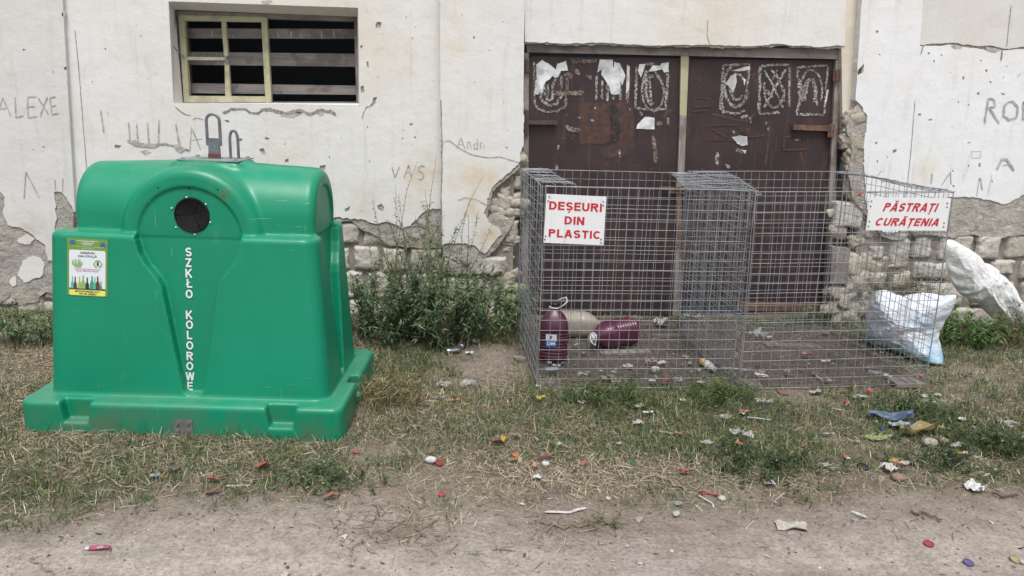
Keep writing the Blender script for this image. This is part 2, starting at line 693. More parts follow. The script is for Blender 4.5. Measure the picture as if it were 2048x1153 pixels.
M_WOOD = wood('weathered_wood', (0.20, 0.175, 0.165), (0.31, 0.285, 0.265), (0.15, 0.12, 0.11))
M_WOODV = wood('weathered_post_wood', (0.21, 0.185, 0.17), (0.33, 0.30, 0.275), (0.17, 0.135, 0.12), 'z')
M_OLIVE = wood('flaking_olive_paint', (0.46, 0.45, 0.31), (0.40, 0.385, 0.235), (0.30, 0.27, 0.20), 'z')
M_OLIVEX = wood('flaking_olive_rail_paint', (0.46, 0.45, 0.32), (0.40, 0.38, 0.24), (0.29, 0.265, 0.205), 'x')
M_PLANK = wood('grey_boarding', (0.20, 0.182, 0.176), (0.30, 0.278, 0.266), (0.135, 0.118, 0.112))
M_RUST = plain('rusty_iron', (0.20, 0.105, 0.062), 0.85, (0.10, 0.062, 0.05), 22, 0.4, 90)
M_DARKIRON = plain('dark_iron', (0.055, 0.045, 0.045), 0.6, (0.10, 0.065, 0.05), 30, 0.3, 80)

BLD = thing('old_warehouse', 'old whitewashed warehouse with peeling plaster, rusty brown gate and boarded window', 'building', (0.5, 5.0, 0))
BLD['world_parts'] = 1

def bar(mb, quad, y, th, mi=0):
    """a timber seen at four photo places, front face at depth y"""
    q = [P(a, b, y) for a, b in quad]
    mb.prism(q[::-1], (0, th, 0), mi)


# ---- backing of the wall (behind everything else)
win_out = [(337, 3), (716, 16), (719, 211), (347, 206)]
win_in = [(350, 20), (714, 34), (717, 207), (366, 206)]
ho = [(P(a, b, YB)[0], P(a, b, YB)[2]) for a, b in win_out]
hi = [(P(a, b, 5.13)[0], P(a, b, 5.13)[2]) for a, b in win_in]


def rect(x0, z0, x1, z1):
    return [(x0, z0), (x1, z0), (x1, z1), (x0, z1)]


WX0, WX1, WTOP = -6.5, 9.0, 3.1
DX0, DX1 = P(1050, 300, YD)[0], P(1684, 300, YD)[0]
DZ = P(1370, 88, YD)[2]
mb = MB()
hb = [(min(ho[0][0], ho[3][0]) - .004, min(ho[2][1], ho[3][1]) - .004), (max(ho[1][0], ho[2][0]) + .004, min(ho[2][1], ho[3][1]) - .004), (max(ho[1][0], ho[2][0]) + .004, max(ho[0][1], ho[1][1]) + .004), (min(ho[0][0], ho[3][0]) - .004, max(ho[0][1], ho[1][1]) + .004)]
slab(mb, [rect(WX0, -.2, DX0 - .02, WTOP), hb], 5.02, 0.35)
slab(mb, [rect(DX1 + .02, -.2, WX1, WTOP)], 5.02, 0.35)
slab(mb, [rect(DX0 - .015, DZ + .02, DX1 + .015, WTOP)], 5.03, 0.33)
# cores of the pilasters
for q in ([(892, -450), (1038, -450), (1024, 690), (896, 690)], [(1740, -450), (1855, -450), (1802, 690), (1706, 690)]):
    mb.prism([P(u, w, 4.919) for u, w in q][::-1], (0, .1, 0))
mb.prism([P(u, w, YA + .04) for u, w in [(-700, -450), (88, -450), (138, 690), (-700, 690)]][::-1], (0, .03, 0))
mb.box((DX0 - .05, 4.975, DZ + .03), (DX1 + .05, 5.0295, WTOP - .02))
mb.build('masonry_core', M_MORTAR, BLD)


# ---- rough stones
def stones(name, lst, mat=None):
    Vs, Fs, o = [], [], 0
    for k, (a, b, c, d, y, dep) in enumerate(lst):
        p0, p1 = P(a, d, y), P(c, b, y)
        w, h = p1[0] - p0[0], p1[2] - p0[2]
        nx, nz = max(6, int(w / 0.008)), max(6, int(h / 0.008))
        u, v = np.meshgrid(np.linspace(0, 1, nx + 1), np.linspace(0, 1, nz + 1))
        # irregular outline, rounded corners
        cu, cv = u * 2 - 1, v * 2 - 1
        r = 0.08
        uu = cu * np.sqrt(1 - r * cv * cv * cu * cu)
        vv = cv * np.sqrt(1 - r * cu * cu * cv * cv)
        x = p0[0] + (uu + 1) / 2 * w
        z = p0[2] + (vv + 1) / 2 * h
        e = np.minimum(np.minimum(u, 1 - u) * w, np.minimum(v, 1 - v) * h)
        fr = np.exp(-e / 0.03)
        x = x + fr * 0.020 * fbm(x * 12 + k * 3, z * 12, k, 4)
        z = z + fr * 0.020 * fbm(x * 12 + 40, z * 12, k + 9, 4)
        rel = 1 - np.exp(-e / 0.0055)
        chip = sm(0.1, 0.5, fbm(x * 13 + k, z * 13, 4.0, 3)) * 0.012
        yy = y + dep * (1 - rel) - 0.013 * fbm(x * 8, z * 8, k, 4) + .010 * (k % 3 - 1) * (u - .5) + chip * fr * 2 - 0.004 * fbm(x * 45, z * 45, k, 3)
        V = np.stack([x, yy, z], -1).reshape(-1, 3)
        i = np.arange(nz)[:, None] * (nx + 1) + np.arange(nx)[None]
        F = np.stack([i, i + 1, i + nx + 2, i + nx + 1], -1).reshape(-1, 4)
        Vs.append(V)
        Fs.append(F + o)
        o += len(V)
    return fastmesh(name, np.concatenate(Vs), np.concatenate(Fs), mat or M_STONE, BLD)


ys, yp = 4.992, 4.901
ya = YA + .02
st = []
# left bay, seen between the bin and the middle pilaster
st += [(640, 448, 722, 489, ys, .03), (727, 455, 782, 492, ys + .004, .03), (786, 480, 884, 494, ys + .01, .02),
       (640, 496, 700, 540, ys, .03), (705, 496, 758, 541, ys - .01, .035), (766, 496, 812, 545, ys - .006, .03), (819, 497, 886, 546, ys, .03),
       (640, 545, 727, 598, ys, .03), (733, 549, 786, 599, ys - .004, .03), (792, 550, 886, 600, ys, .03),
       (640, 603, 690, 650, ys, .03), (696, 603, 770, 655, ys - .01, .03), (776, 604, 886, 655, ys, .03)]
# left bay behind the bin
for r in range(5):
    for k in range(6):
        st.append((150 + k * 82 + (r % 2) * 35, 448 + r * 46, 226 + k * 82 + (r % 2) * 35, 490 + r * 46, ys, .03))
# middle pilaster
st += [(998, 372, 1023, 411, yp, .04), (1026, 350, 1044, 380, yp + .01, .04), (1026, 384, 1043, 412, yp + .03, .03), (993, 414, 1040, 436, yp - .003, .035), (1008, 440, 1037, 488, yp, .04),
       (884, 514, 1014, 553, yp - .012, .04), (884, 556, 950, 598, yp, .04), (953, 556, 972, 596, yp + .01, .04), (975, 560, 1012, 600, yp + .02, .03), (884, 602, 960, 655, yp, .04), (965, 604, 1012, 655, yp - .004, .04)]
# left pilaster
st += [(-90, 560, 30, 612, ya, .03), (36, 590, 84, 640, ya - .004, .03), (60, 545, 92, 592, ya - .002, .03), (88, 540, 140, 600, ya - .006, .03), (88, 604, 140, 655, ya, .03), (-90, 616, 30, 660, ya, .03), (34, 644, 84, 675, ya, .03)]
# right pilaster and the broken corner beside the gate
st += [(1700, 258, 1730, 322, yp + .012, .04), (1690, 326, 1727, 390, yp + .006, .04), (1664, 402, 1734, 458, yp - .004, .05), (1737, 430, 1770, 468, yp + .004, .03),
       (1700, 472, 1760, 500, yp + .02, .03), (1676, 505, 1735, 536, yp + .012, .04), (1738, 492, 1772, 520, yp - .002, .04), (1776, 478, 1826, 540, yp, .03),
       (1700, 546, 1776, 578, yp - .014, .05), (1662, 584, 1712, 602, yp - .008, .05), (1718, 582, 1800, 620, yp, .04), (1664, 606, 1730, 650, yp + .01, .04), (1780, 545, 1826, 578, yp, .03)]
# right bay
st += [(1822, 474, 1872, 520, ys, .03), (1876, 472, 1950, 521, ys - .004, .03), (1952, 472, 2006, 520, ys - .012, .035), (2009, 470, 2075, 518, ys + .004, .03), (2080, 472, 2160, 520, ys, .03), (2165, 472, 2260, 520, ys, .03),
       (1822, 525, 1905, 560, ys, .03), (1910, 525, 1975, 562, ys, .03), (1978, 524, 2036, 552, ys - .01, .03), (2040, 524, 2130, 560, ys, .03), (2136, 524, 2260, 560, ys, .03),
       (1822, 566, 1935, 612, ys, .03), (1940, 566, 2036, 614, ys, .03), (2040, 566, 2150, 614, ys, .03), (1822, 618, 1900, 662, ys, .03), (1905, 618, 2010, 662, ys, .03), (2015, 618, 2120, 662, ys, .03)]
for r in range(4):
    for k in range(6):
        st.append((2265 + k * 86 - r * 14, 472 + r * 46, 2345 + k * 86 - r * 14, 514 + r * 46, ys, .03))
for k in range(7):
    st.append((-100 - k * 92, 618, -16 - k * 92, 664, ya, .03))
stones('masonry', st)

# ---- grey render (under coat), each sheet a solid with a broken lower edge
mb = MB()
RA = .010


def holes(lst, y, amp=.005):
    return [[(a, b) for a, b in outline([(p[0], p[1], amp) for p in wall_pts(h, y)], 0.006, i * 3.1)] for i, h in enumerate(lst)]


slab(mb, [outline(wall_pts([(-700, -500), (94, -500), (122, 0), (147, 430), (142, 560, RA), (120, 590, RA), (92, 585, RA), (70, 605, RA), (40, 612, RA), (20, 590, RA), (-5, 610, RA), (-700, 615)], YA + .008), seed=1)], YA + .008, .05)
slab(mb, [outline(wall_pts([(100, -500), (905, -500), (892, 498, RA), (817, 495, RA), (781, 493, RA), (759, 475, RA), (727, 462, RA), (700, 443, RA), (680, 445, RA), (560, 448, RA), (300, 440, RA), (140, 446)], YB + .008), seed=2), hb], YB + .008, .02)
slab(mb, [outline(wall_pts([(882, -500), (1047, -500), (1045, 0), (1043, 288, RA), (1040, 335, RA), (1024, 349, RA), (998, 371, RA), (984, 385, RA), (980, 412, RA), (975, 434, RA), (989, 437, RA), (1011, 439, RA), (1030, 434, RA), (1016, 466, RA), (998, 493, RA), (971, 515, RA), (940, 527, RA), (916, 527, RA), (898, 515, RA), (886, 511)], YP + .008), seed=3)], YP + .008, .12)
slab(mb, [outline(wall_pts([(1740, -500), (1870, -500), (1842, 0), (1818, 400), (1814, 476, RA), (1790, 480, RA), (1765, 474, RA), (1728, 425, RA), (1706, 400, RA), (1696, 345, RA), (1704, 300, RA), (1694, 262, RA), (1702, 228, RA), (1717, 206), (1728, 90)], YP + .008), seed=4)], YP + .008, .12)
slab(mb, [outline(wall_pts([(1800, -500), (2900, -500), (2900, 470, RA), (2100, 478, RA), (2048, 470, RA), (2000, 478, RA), (1950, 470, RA), (1905, 476, RA), (1860, 470, RA), (1806, 474)], YB + .0065), seed=5)], YB + .0065, .022)
slab(mb, [outline(wall_pts([(1035, -500), (1715, -500), (1692, 96, RA), (1640, 99, RA), (1560, 92, RA), (1500, 97, RA), (1400, 94, RA), (1300, 95, RA), (1200, 90, RA), (1130, 92, RA), (1052, 88)], 4.938), seed=6)], 4.938, .03)
mb.build('cement_undercoat', M_REND, BLD)

# chips where the wash has fallen off
chipsB = [[(752, 47), (757, 44), (763, 46), (760, 57), (751, 56)], [(733, 124), (737, 123), (738, 136), (733, 133)], [(746, 196), (754, 194), (751, 208), (742, 214), (739, 213), (745, 206)],
          [(455, 240), (460, 243), (455, 247), (448, 241)], [(531, 274), (540, 277), (535, 281), (529, 278)], [(518, 299), (527, 297), (532, 309), (524, 311)],
          [(820, 247), (826, 247), (824, 252), (819, 251)], [(754, 412), (762, 407), (768, 414), (766, 425), (757, 421)], [(721, 174), (727, 172), (729, 184), (722, 187)],
          [(570, 320), (577, 318), (577, 325), (570, 326)], [(640, 332), (652, 330), (650, 342), (638, 341)], [(690, 418), (701, 412), (697, 424), (690, 425)], [(478, 278), (484, 277), (484, 283), (478, 283)],
          [(230, 290), (243, 292), (237, 298), (229, 297)], [(592, 222), (602, 221), (603, 229), (594, 229)], [(722, 90), (726, 92), (723, 98), (720, 96)]]
chipsP = [[(1724, 132), (1728, 128), (1727, 145), (1720, 150), (1716, 152), (1717, 140)], [(1752, 62), (1756, 61), (1757, 65), (1753, 67)], [(1750, 285), (1756, 284), (1754, 289), (1750, 289)], [(1786, 300), (1794, 299), (1792, 306), (1785, 307)],
          [(1763, 72), (1767, 71), (1767, 76), (1764, 76)], [(1740, 288), (1744, 288), (1744, 294), (1740, 293)]]
chipsE = [[(1855, 105), (1860, 105), (1859, 110), (1855, 109)], [(1837, 228), (1842, 227), (1842, 232), (1837, 232)], [(1856, 240), (1862, 237), (1865, 241), (1858, 243)], [(1871, 101), (1876, 102), (1875, 112), (1872, 110)],
          [(1925, 154), (1929, 153), (1928, 161), (1924, 161)], [(1971, 140), (1975, 139), (1974, 145), (1971, 145)], [(1979, 163), (1983, 162), (1983, 167), (1979, 167)], [(2002, 186), (2010, 187), (2010, 191), (2003, 190)], [(1954, 186), (1959, 185), (1959, 190), (1954, 190)],
          [(1957, 327), (1961, 327), (1961, 335), (1957, 334)], [(1935, 331), (1939, 330), (1938, 334), (1935, 334)], [(1955, 175), (1958, 172), (1959, 176)], [(1905, 371), (1909, 371), (1909, 375), (1905, 374)], [(1935, 285), (1941, 284), (1940, 287), (1935, 287)]]
chipsA = [[(124, 26), (129, 26), (128, 34), (124, 33)], [(128, 135), (133, 134), (132, 140), (128, 140)], [(45, 98), (52, 100), (46, 102)]]
rr = random.Random(3)


def specks(n, x0, y0, x1, y1):
    out = []
    for _ in range(n):
        a, b, s = rr.uniform(x0, x1), rr.uniform(y0, y1), rr.choice([.9, 1.1, 1.4, 2])
        if 770 < a < 862 and 322 < b < 374:
            continue
        k = rr.uniform(.6, 1.6)
        out.append([(a - s, b - s * k * .5), (a + s * .2, b - s * k), (a + s, b + s * k * .2), (a + s * .1, b + s * k)])
    return out


chipsB += specks(16, 480, 240, 860, 330) + specks(12, 540, 335, 870, 430) + specks(8, 730, 10, 870, 200) + specks(8, 170, 20, 320, 260)
chipsP2 = specks(9, 890, 20, 1030, 300)
chipsE += specks(26, 1860, 110, 2040, 380)
chipsD = chipsP + specks(8, 1745, 20, 1825, 380)
chipsA += specks(6, 20, 20, 110, 320)


def apart(lst):
    out, cs = [], []
    for h in lst:
        c = np.mean(h, axis=0)
        r = max(math.hypot(p[0] - c[0], p[1] - c[1]) for p in h) + 4
        if all(math.hypot(c[0] - q[0], c[1] - q[1]) > r + q[2] for q in cs):
            out.append(h)
            cs.append((c[0], c[1], r))
    return out


mb = MB()
RW = .011
slab(mb, [outline(wall_pts([(-700, -500), (97, -500), (125, 0), (150, 425, RW), (146, 419, RW), (124, 386, RW), (108, 384, RW), (112, 430, RW), (110, 474, RW), (112, 525, RW), (95, 520, RW), (90, 490, RW), (62, 468, RW), (40, 456, RW), (15, 449, RW), (5, 425, RW), (10, 395, RW), (-4, 375, RW), (-60, 390, RW), (-700, 400)], YA), seed=11)] + holes(apart(chipsA), YA, .003), YA, .055, 4)
for isl in ([(34, 482), (50, 470), (68, 478), (61, 489), (45, 487)], [(48, 566), (34, 552), (46, 522), (66, 512), (88, 526), (84, 552), (66, 558)], [(20, 560), (30, 552), (33, 570), (24, 574)]):
    slab(mb, [outline(wall_pts([(a, b, .01) for a, b in isl], YA + .003), seed=isl[0][0])], YA + .003, .012)
slab(mb, [outline(wall_pts([(90, -500), (900, -500), (890, 416, RW), (853, 421, RW), (835, 439, RW), (822, 452, RW), (804, 457, RW), (781, 446, RW), (750, 448, RW), (722, 438, RW), (700, 439, RW), (680, 434, RW), (560, 438, RW), (300, 430, RW), (135, 434)], YB), seed=12), ho[::-1]] + holes(apart(chipsB), YB, .003), YB, .015)
slab(mb, [outline(wall_pts([(876, -500), (1052, -500), (1049, 0), (1047, 200, .006), (1047, 290, RW), (1041, 322, RW), (1012, 350, RW), (990, 370, RW), (979, 388, RW), (974, 413, RW), (966, 427, RW), (978, 446, RW), (998, 456, RW), (1002, 470, RW), (984, 489, RW), (970, 508, RW), (952, 493, RW), (930, 486, RW), (903, 487, RW), (884, 491, .004), (881, 200, .003), (880, 0)], YP), seed=13)] + holes(apart(chipsP2), YP, .003), YP, .13)
slab(mb, [outline(wall_pts([(1728, -500), (1877, -500), (1846, 0), (1820, 400, RW), (1812, 432, RW), (1795, 464, RW), (1775, 470, RW), (1758, 452, RW), (1736, 425, RW), (1731, 403, RW), (1730, 347, RW), (1728, 304, RW), (1730, 269, RW), (1735, 232, RW), (1722, 211, RW), (1711, 200, .004), (1718, 90, .003), (1724, 0)], YP), seed=14)] + holes(apart(chipsD), YP, .003), YP, .13, 3)
slab(mb, [outline(wall_pts([(1815, -500), (2900, -500), (2900, 97, .008), (2048, 94, .008), (2010, 98, .008), (1985, 92, .008), (1950, 92, .008), (1905, 86, .008), (1870, 88, .008), (1820, 90)], YB - .004), seed=15)], YB - .004, .02, 4)
slab(mb, [outline(wall_pts([(1815, 94, .007), (1870, 92, .007), (1905, 90, .007), (1950, 97, .007), (1985, 103, .008), (2010, 101, .008), (2048, 99, .008), (2900, 102), (2900, 400, RW), (2048, 390, RW), (2013, 408, RW), (1987, 403, RW), (1961, 397, RW), (1913, 395, RW), (1860, 398, RW), (1806, 396)], YB), seed=16)] + holes(apart(chipsE), YB, .003), YB, .016, 3)
slab(mb, [outline(wall_pts([(1040, -500), (1710, -500), (1690, 92, .008), (1640, 95, .008), (1560, 88, .008), (1500, 93, .008), (1400, 90, .008), (1300, 92, .008), (1200, 86, .008), (1130, 88, .008), (1050, 84)], 4.93), seed=17)], 4.93, .0125)
# window reveals
i0 = len(mb.v)
mb.v += [(a, YB - .0005, b) for a, b in ho] + [(a, 5.13, b) for a, b in hi]
for k in range(4):
    mb.f.append((i0 + k, i0 + (k + 1) % 4, i0 + (k + 1) % 4 + 4, i0 + k + 4))
    mb.m.append(0)
# graffiti scratched into the wash, and cracks, lie in the same sheet
A_, B_, C_, E_ = YA - .0005, YB - .0005, YP - .0005, YB - .0005
sc = .008
for pts, w, y in [
    # ALEXE
    ([(-8, 232), (6, 196), (22, 234)], sc, A_), ([(-2, 218), (15, 217)], sc, A_), ([(30, 194), (32, 236), (48, 232)], sc, A_), ([(55, 195), (56, 236)], sc, A_), ([(55, 195), (74, 193)], sc, A_), ([(55, 215), (70, 213)], sc, A_), ([(56, 236), (75, 233)], sc, A_),
    ([(76, 196), (98, 230)], sc, A_), ([(95, 194), (80, 234)], sc, A_), ([(100, 196), (104, 230), (118, 227)], sc, A_), ([(100, 196), (112, 194)], sc, A_), ([(102, 212), (113, 211)], sc, A_),
    ([(48, 398), (52, 344), (80, 398)], .006, A_), ([(110, 358), (111, 380)], .005, A_), ([(126, 356), (125, 384)], .005, A_), ([(201, 219), (208, 266)], .009, B_), ([(215, 222), (216, 232)], .004, B_),
    # the row of strokes over the bin
    ([(257, 244), (260, 284)], .008, B_), ([(273, 248), (276, 285)], .008, B_), ([(295, 245), (298, 290)], .010, B_), ([(318, 240), (317, 287)], .010, B_), ([(352, 248), (360, 296)], .010, B_), ([(383, 252), (380, 302)], .007, B_), ([(383, 256), (402, 300)], .007, B_), ([(383, 281), (407, 278)], .004, B_),
    # VAS
    ([(783, 332), (790, 355), (800, 333)], sc, B_), ([(808, 358), (817, 330), (823, 355)], sc, B_), ([(811, 346), (822, 345)], .006, B_), ([(849, 335), (843, 331), (837, 335), (838, 342), (846, 347), (848, 354), (842, 360), (836, 357)], .009, B_),
    # Andri
    ([(913, 299), (922, 275), (930, 299)], .005, C_), ([(917, 290), (928, 289)], .004, C_), ([(935, 299), (935, 285), (940, 284), (943, 299)], .005, C_), ([(955, 276), (955, 298), (948, 298), (947, 290), (954, 286)], .005, C_), ([(961, 299), (960, 287), (965, 285)], .005, C_), ([(968, 298), (968, 288)], .004, C_),
    # ROM
    ([(1969, 247), (1976, 198), (1988, 200), (1990, 214), (1976, 217)], .013, E_), ([(1978, 217), (1998, 247)], .014, E_), ([(2018, 204), (2008, 212), (2007, 232), (2018, 240), (2032, 236), (2036, 216), (2026, 204), (2018, 204)], .014, E_), ([(2046, 242), (2047, 204), (2058, 228), (2070, 202), (2073, 242)], .014, E_),
    ([(1862, 368), (1864, 346)], .008, E_), ([(1882, 372), (1897, 350), (1901, 344), (1902, 370)], .006, E_), ([(1953, 394), (1958, 355)], .004, E_), ([(1960, 356), (1964, 380)], .011, E_), ([(1984, 348), (1975, 392)], .003, E_), ([(1993, 340), (2003, 320), (2013, 320), (2028, 342)], .016, E_), ([(2006, 332), (2016, 330)], .010, E_),
    ([(1943, 304), (1961, 303), (1960, 316), (1944, 317), (1943, 304)], .003, E_), ([(2035, 154), (2042, 146)], .005, E_), ([(1755, 352), (1764, 341)], .006, YP - .0005)]:
    ribbon(mb, pts, w, y, 1, 0.45, .0008, seed=pts[0][0])
for pts, w, y in [([(150, 60), (156, 120), (161, 180), (167, 260), (174, 345)], .004, B_), ([(350, 214), (362, 224), (372, 230), (382, 231)], .006, B_), ([(385, 240), (392, 236), (400, 238), (408, 240)], .004, B_),
                  ([(445, 226), (455, 224), (462, 219), (480, 218), (490, 219), (500, 225), (515, 227), (525, 221)], .013, B_), ([(520, 221), (540, 219), (555, 224), (575, 228), (590, 223), (605, 221), (618, 229), (630, 226), (640, 221), (655, 223), (665, 225), (672, 232)], .018, B_),
                  ([(742, 213), (733, 214), (727, 226), (724, 238)], .005, B_), ([(888, 283), (900, 282), (920, 298), (945, 310), (975, 316), (1000, 314), (1020, 320), (1040, 326)], .004, C_), ([(884, 280), (884, 300)], .014, C_), ([(882, 200), (884, 330), (882, 400), (884, 470)], .007, C_),
                  ([(2004, 99), (2003, 112), (2002, 122)], .011, E_), ([(2022, 10), (2018, 45), (2013, 95)], .004, YB - .0045), ([(1415, 40), (1414, 70), (1420, 92)], .003, 4.9295), ([(1812, 396), (1822, 300), (1830, 200)], .004, YP - .0005),
                  ([(255, 281), (275, 287), (300, 291), (330, 288), (355, 294), (380, 302)], .010, B_), ([(275, 287), (295, 290)], .016, B_), ([(1846, 92), (1841, 110)], .008, E_), ([(915, 402), (930, 395), (955, 400), (975, 412)], .003, C_)]:
    ribbon(mb, pts, w, y, 2, 0.7, .0012, seed=pts[0][0] + 5)
for pts, y in [([(255, 283), (270, 280), (282, 288), (300, 287), (320, 291), (308, 296), (270, 293)], B_), ([(345, 290), (356, 288), (372, 299), (362, 306), (350, 299)], B_), ([(281, 303), (292, 300), (303, 306), (290, 311)], B_), ([(560, 226), (582, 222), (600, 230), (585, 236), (562, 233)], B_), ([(632, 226), (642, 222), (650, 229), (640, 233)], B_), ([(2002, 100), (1990, 96), (1970, 94), (1975, 103), (1990, 106)], E_), ([(1900, 92), (1912, 90), (1925, 96), (1910, 98)], E_), ([(522, 3), (535, 0), (545, 2), (538, 10), (526, 9)], B_)]:
    patch(mb, pts, y, 1, .004, .001, pts[0][0])
mb.build('plaster', [M_LIME, M_SCR, M_CRACK, M_LIMEW, M_LIMEG], BLD)
# plastered side of the gate recess, broken away below
mb = MB()
slab(mb, [outline(wall_pts([(1684, -480), (1760, -480), (1742, 200), (1716, 212, RW), (1702, 228, RW), (1694, 258, RW), (1686, 300), (1683, 100)], 4.937), seed=21)], 4.937, .08)
mb.build('reveal_plaster', plain('tan_limewash', (0.62, 0.55, 0.44), .95, (0.68, 0.65, 0.57), 5, .3, 40), BLD)
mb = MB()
bar(mb, [(1040, 90), (1690, 100), (1664, 660), (1036, 660)], 5.052, .02)  # dark sheet added behind the leaves so the gaps look shaded
mb.build('gap_shade_sheet', M_DARK, BLD)

# ---- window
mb = MB()
x0, x1 = hi[0][0] - .02, hi[1][0] + .02
z0, z1 = hi[2][1] - .03, hi[0][1] + .02
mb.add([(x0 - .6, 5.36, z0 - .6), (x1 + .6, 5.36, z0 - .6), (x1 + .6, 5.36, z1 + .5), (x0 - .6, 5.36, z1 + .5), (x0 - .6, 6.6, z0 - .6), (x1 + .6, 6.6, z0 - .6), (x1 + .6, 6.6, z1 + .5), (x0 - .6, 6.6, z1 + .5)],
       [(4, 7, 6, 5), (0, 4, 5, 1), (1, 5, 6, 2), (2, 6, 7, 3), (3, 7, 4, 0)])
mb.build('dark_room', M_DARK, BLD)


WIN = MB()
bar(WIN, [(352, 22), (714, 33), (714, 43), (354, 32)], 5.14, .07)
bar(WIN, [(354, 32), (361, 32), (373, 200), (367, 205)], 5.14, .07)
bar(WIN, [(708, 43), (714, 43), (718, 206), (713, 203)], 5.14, .07)
bar(WIN, [(366, 204), (718, 204), (719, 213), (364, 214)], 5.135, .08)
WIN = WIN.build('window', M_WOOD, BLD)
for k, q in enumerate([[(362, 57), (716, 58.5), (716, 78), (364, 77)], [(364, 104), (718, 108), (718, 134), (366, 130)], [(368, 166.5), (720, 172), (720, 190), (370, 187)], ]):
    m_ = MB()
    bar(m_, q, 5.22, .022)
    o = m_.build('board', M_PLANK, WIN)
m_ = MB()
for a, b, c, d in [(555, 61, 558, 77), (580, 62, 584, 76), (584, 62, 582, 76), (601, 67, 603, 78), (643, 62, 644, 77), (667, 61, 669, 77), (424, 60, 425, 76), (546, 72, 547, 77), (466, 70, 467, 77)]:
    ribbon(m_, [(a, b), (c, d)], .006, 5.2195, 0, .5, .001)
m_.build('chalk_marks', plain('chalk', (0.5, 0.48, 0.45), 1.0), WIN)
m_ = MB()
bar(m_, [(357, 30.5), (368, 30.5), (379, 205), (368, 205)], 5.125, .04)
m_.build('sash_stile', M_OLIVE, WIN)
m_ = MB()
bar(m_, [(522, 34), (533, 35), (543, 206), (531, 206)], 5.125, .04)
m_.build('sash_stile', M_OLIVE, WIN)
m_ = MB()
bar(m_, [(368.3, 31), (521.7, 34), (522.5, 44.5), (369, 42)], 5.127, .036)
m_.build('sash_rail', M_OLIVEX, WIN)
m_ = MB()
bar(m_, [(377.5, 192), (530, 193), (531, 205), (378.5, 205)], 5.127, .036)
m_.build('sash_rail', M_OLIVEX, WIN)
m_ = MB()
bar(m_, [(442.5, 43), (451, 43.2), (456, 112), (448, 112)], 5.129, .03)
m_.build('glazing_bar', M_OLIVE, WIN)
m_ = MB()
bar(m_, [(449, 124), (457, 126), (461.5, 192.5), (450.5, 192.5)], 5.129, .03)
m_.build('glazing_bar', M_OLIVE, WIN)
m_ = MB()
bar(m_, [(374, 114), (447, 115), (448, 121), (374.4, 120.5)], 5.13, .028)
m_.build('glazing_bar', M_OLIVE, WIN)
m_ = MB()
pp = [P(453, 112, 5.128), P(449, 118, 5.122), P(455, 124, 5.125), P(453, 130, 5.128)]
m_.tube(pp, [.004, .009, .008, .003], 5)
m_.build('bar_splinter', M_WOODV, WIN)
m_ = MB()
pp = [P(345, 92, YB + .06), P(353, 100, 5.1), P(361, 107, 5.12), P(369, 116, 5.118)]
m_.tube(pp, .004, 5)
m_.build('bar_splinter', M_WOODV, WIN)

# ---- gate: frame and two sheet steel leaves
m_ = MB()
bar(m_, [(1053, 88), (1681, 99), (1680, 119), (1054, 105)], 4.972, .08)
m_.build('gate_lintel', M_WOOD, BLD)
for q in ([(1049, 106), (1058, 106), (1056, 660), (1042, 660)], [(1672, 120), (1682, 120), (1658, 660), (1645, 660)]):
    m_ = MB()
    bar(m_, q, 4.974, .08)
    m_.build('gate_jamb', M_WOODV, BLD)


def gate_mat():
    m, t, b = new_mat('gate_paint')
    p = pos(t)
    c = mixc(t, ramp(t, noise(t, 3.2, 5, 0.6, p), 0.38, 0.66), (0.052, 0.033, 0.034), (0.034, 0.023, 0.026))
    st = noise(t, 1.0, 4, 0.65, mapping(t, p, (26, 1, 2.2)))
    c = mixc(t, math_(t, 'MULTIPLY', ramp(t, st, 0.52, 0.72), 0.7), c, (0.085, 0.054, 0.048))
    c = mixc(t, math_(t, 'MULTIPLY', ramp(t, noise(t, 13, 8, 0.75, p, .6), 0.585, 0.66), 0.75), c, (0.14, 0.068, 0.042))
    c = mixc(t, math_(t, 'MULTIPLY', ramp(t, noise(t, 42, 4, 0.7, p), 0.69, 0.73), 0.7), c, (0.22, 0.19, 0.18))
    t.links.new(c, b.inputs['Base Color'])
    r = ramp(t, noise(t, 8, 5, 0.6, p), 0.2, 0.8)
    t.links.new(math_(t, 'ADD', math_(t, 'MULTIPLY', r, 0.25), 0.38), b.inputs['Roughness'])
    b.inputs['Specular IOR Level'].default_value = 0.35
    n1 = bump(t, b, noise(t, 2.2, 2, 0.5, p), 0.25, 0.03)
    bump(t, b, noise(t, 60, 5, 0.6, p), 0.12, 0.003, n1)
    return m


def flaky(name, top, lo, hi, scale=70, under=(0.05, 0.035, 0.038)):
    """a smear worn through in specks to the paint below"""
    m, t, b = new_mat(name)
    p = pos(t)
    f = ramp(t, noise(t, scale, 5, 0.7, p), lo, hi)
    f = math_(t, 'MULTIPLY', f, math_(t, 'ADD', .45, math_(t, 'MULTIPLY', ramp(t, noise(t, 9, 4, 0.6, p), 0.34, 0.56), .55)))
    g = mixc(t, ramp(t, noise(t, 12, 4, 0.6, p), 0.35, 0.65), top, tuple(x * 0.75 for x in top))
    t.links.new(mixc(t, f, under, g), b.inputs['Base Color'])
    b.inputs['Roughness'].default_value = 0.85
    return m


M_GATE = gate_mat()
M_GLUE = flaky('old_paste', (0.52, 0.50, 0.49), 0.40, 0.60, 75)
M_TAPE = flaky('old_tape', (0.30, 0.235, 0.19), 0.40, 0.56)
M_ORANGE = flaky('rust_smear', (0.155, 0.064, 0.032), 0.38, 0.66, 24)
M_BLACK = flaky('tar_smear', (0.02, 0.022, 0.024), 0.40, 0.55, 40, (0.07, 0.04, 0.035))
M_PAPER = flaky('torn_paper', (0.78, 0.80, 0.82), 0.22, 0.30, 60, (0.2, 0.18, 0.18))


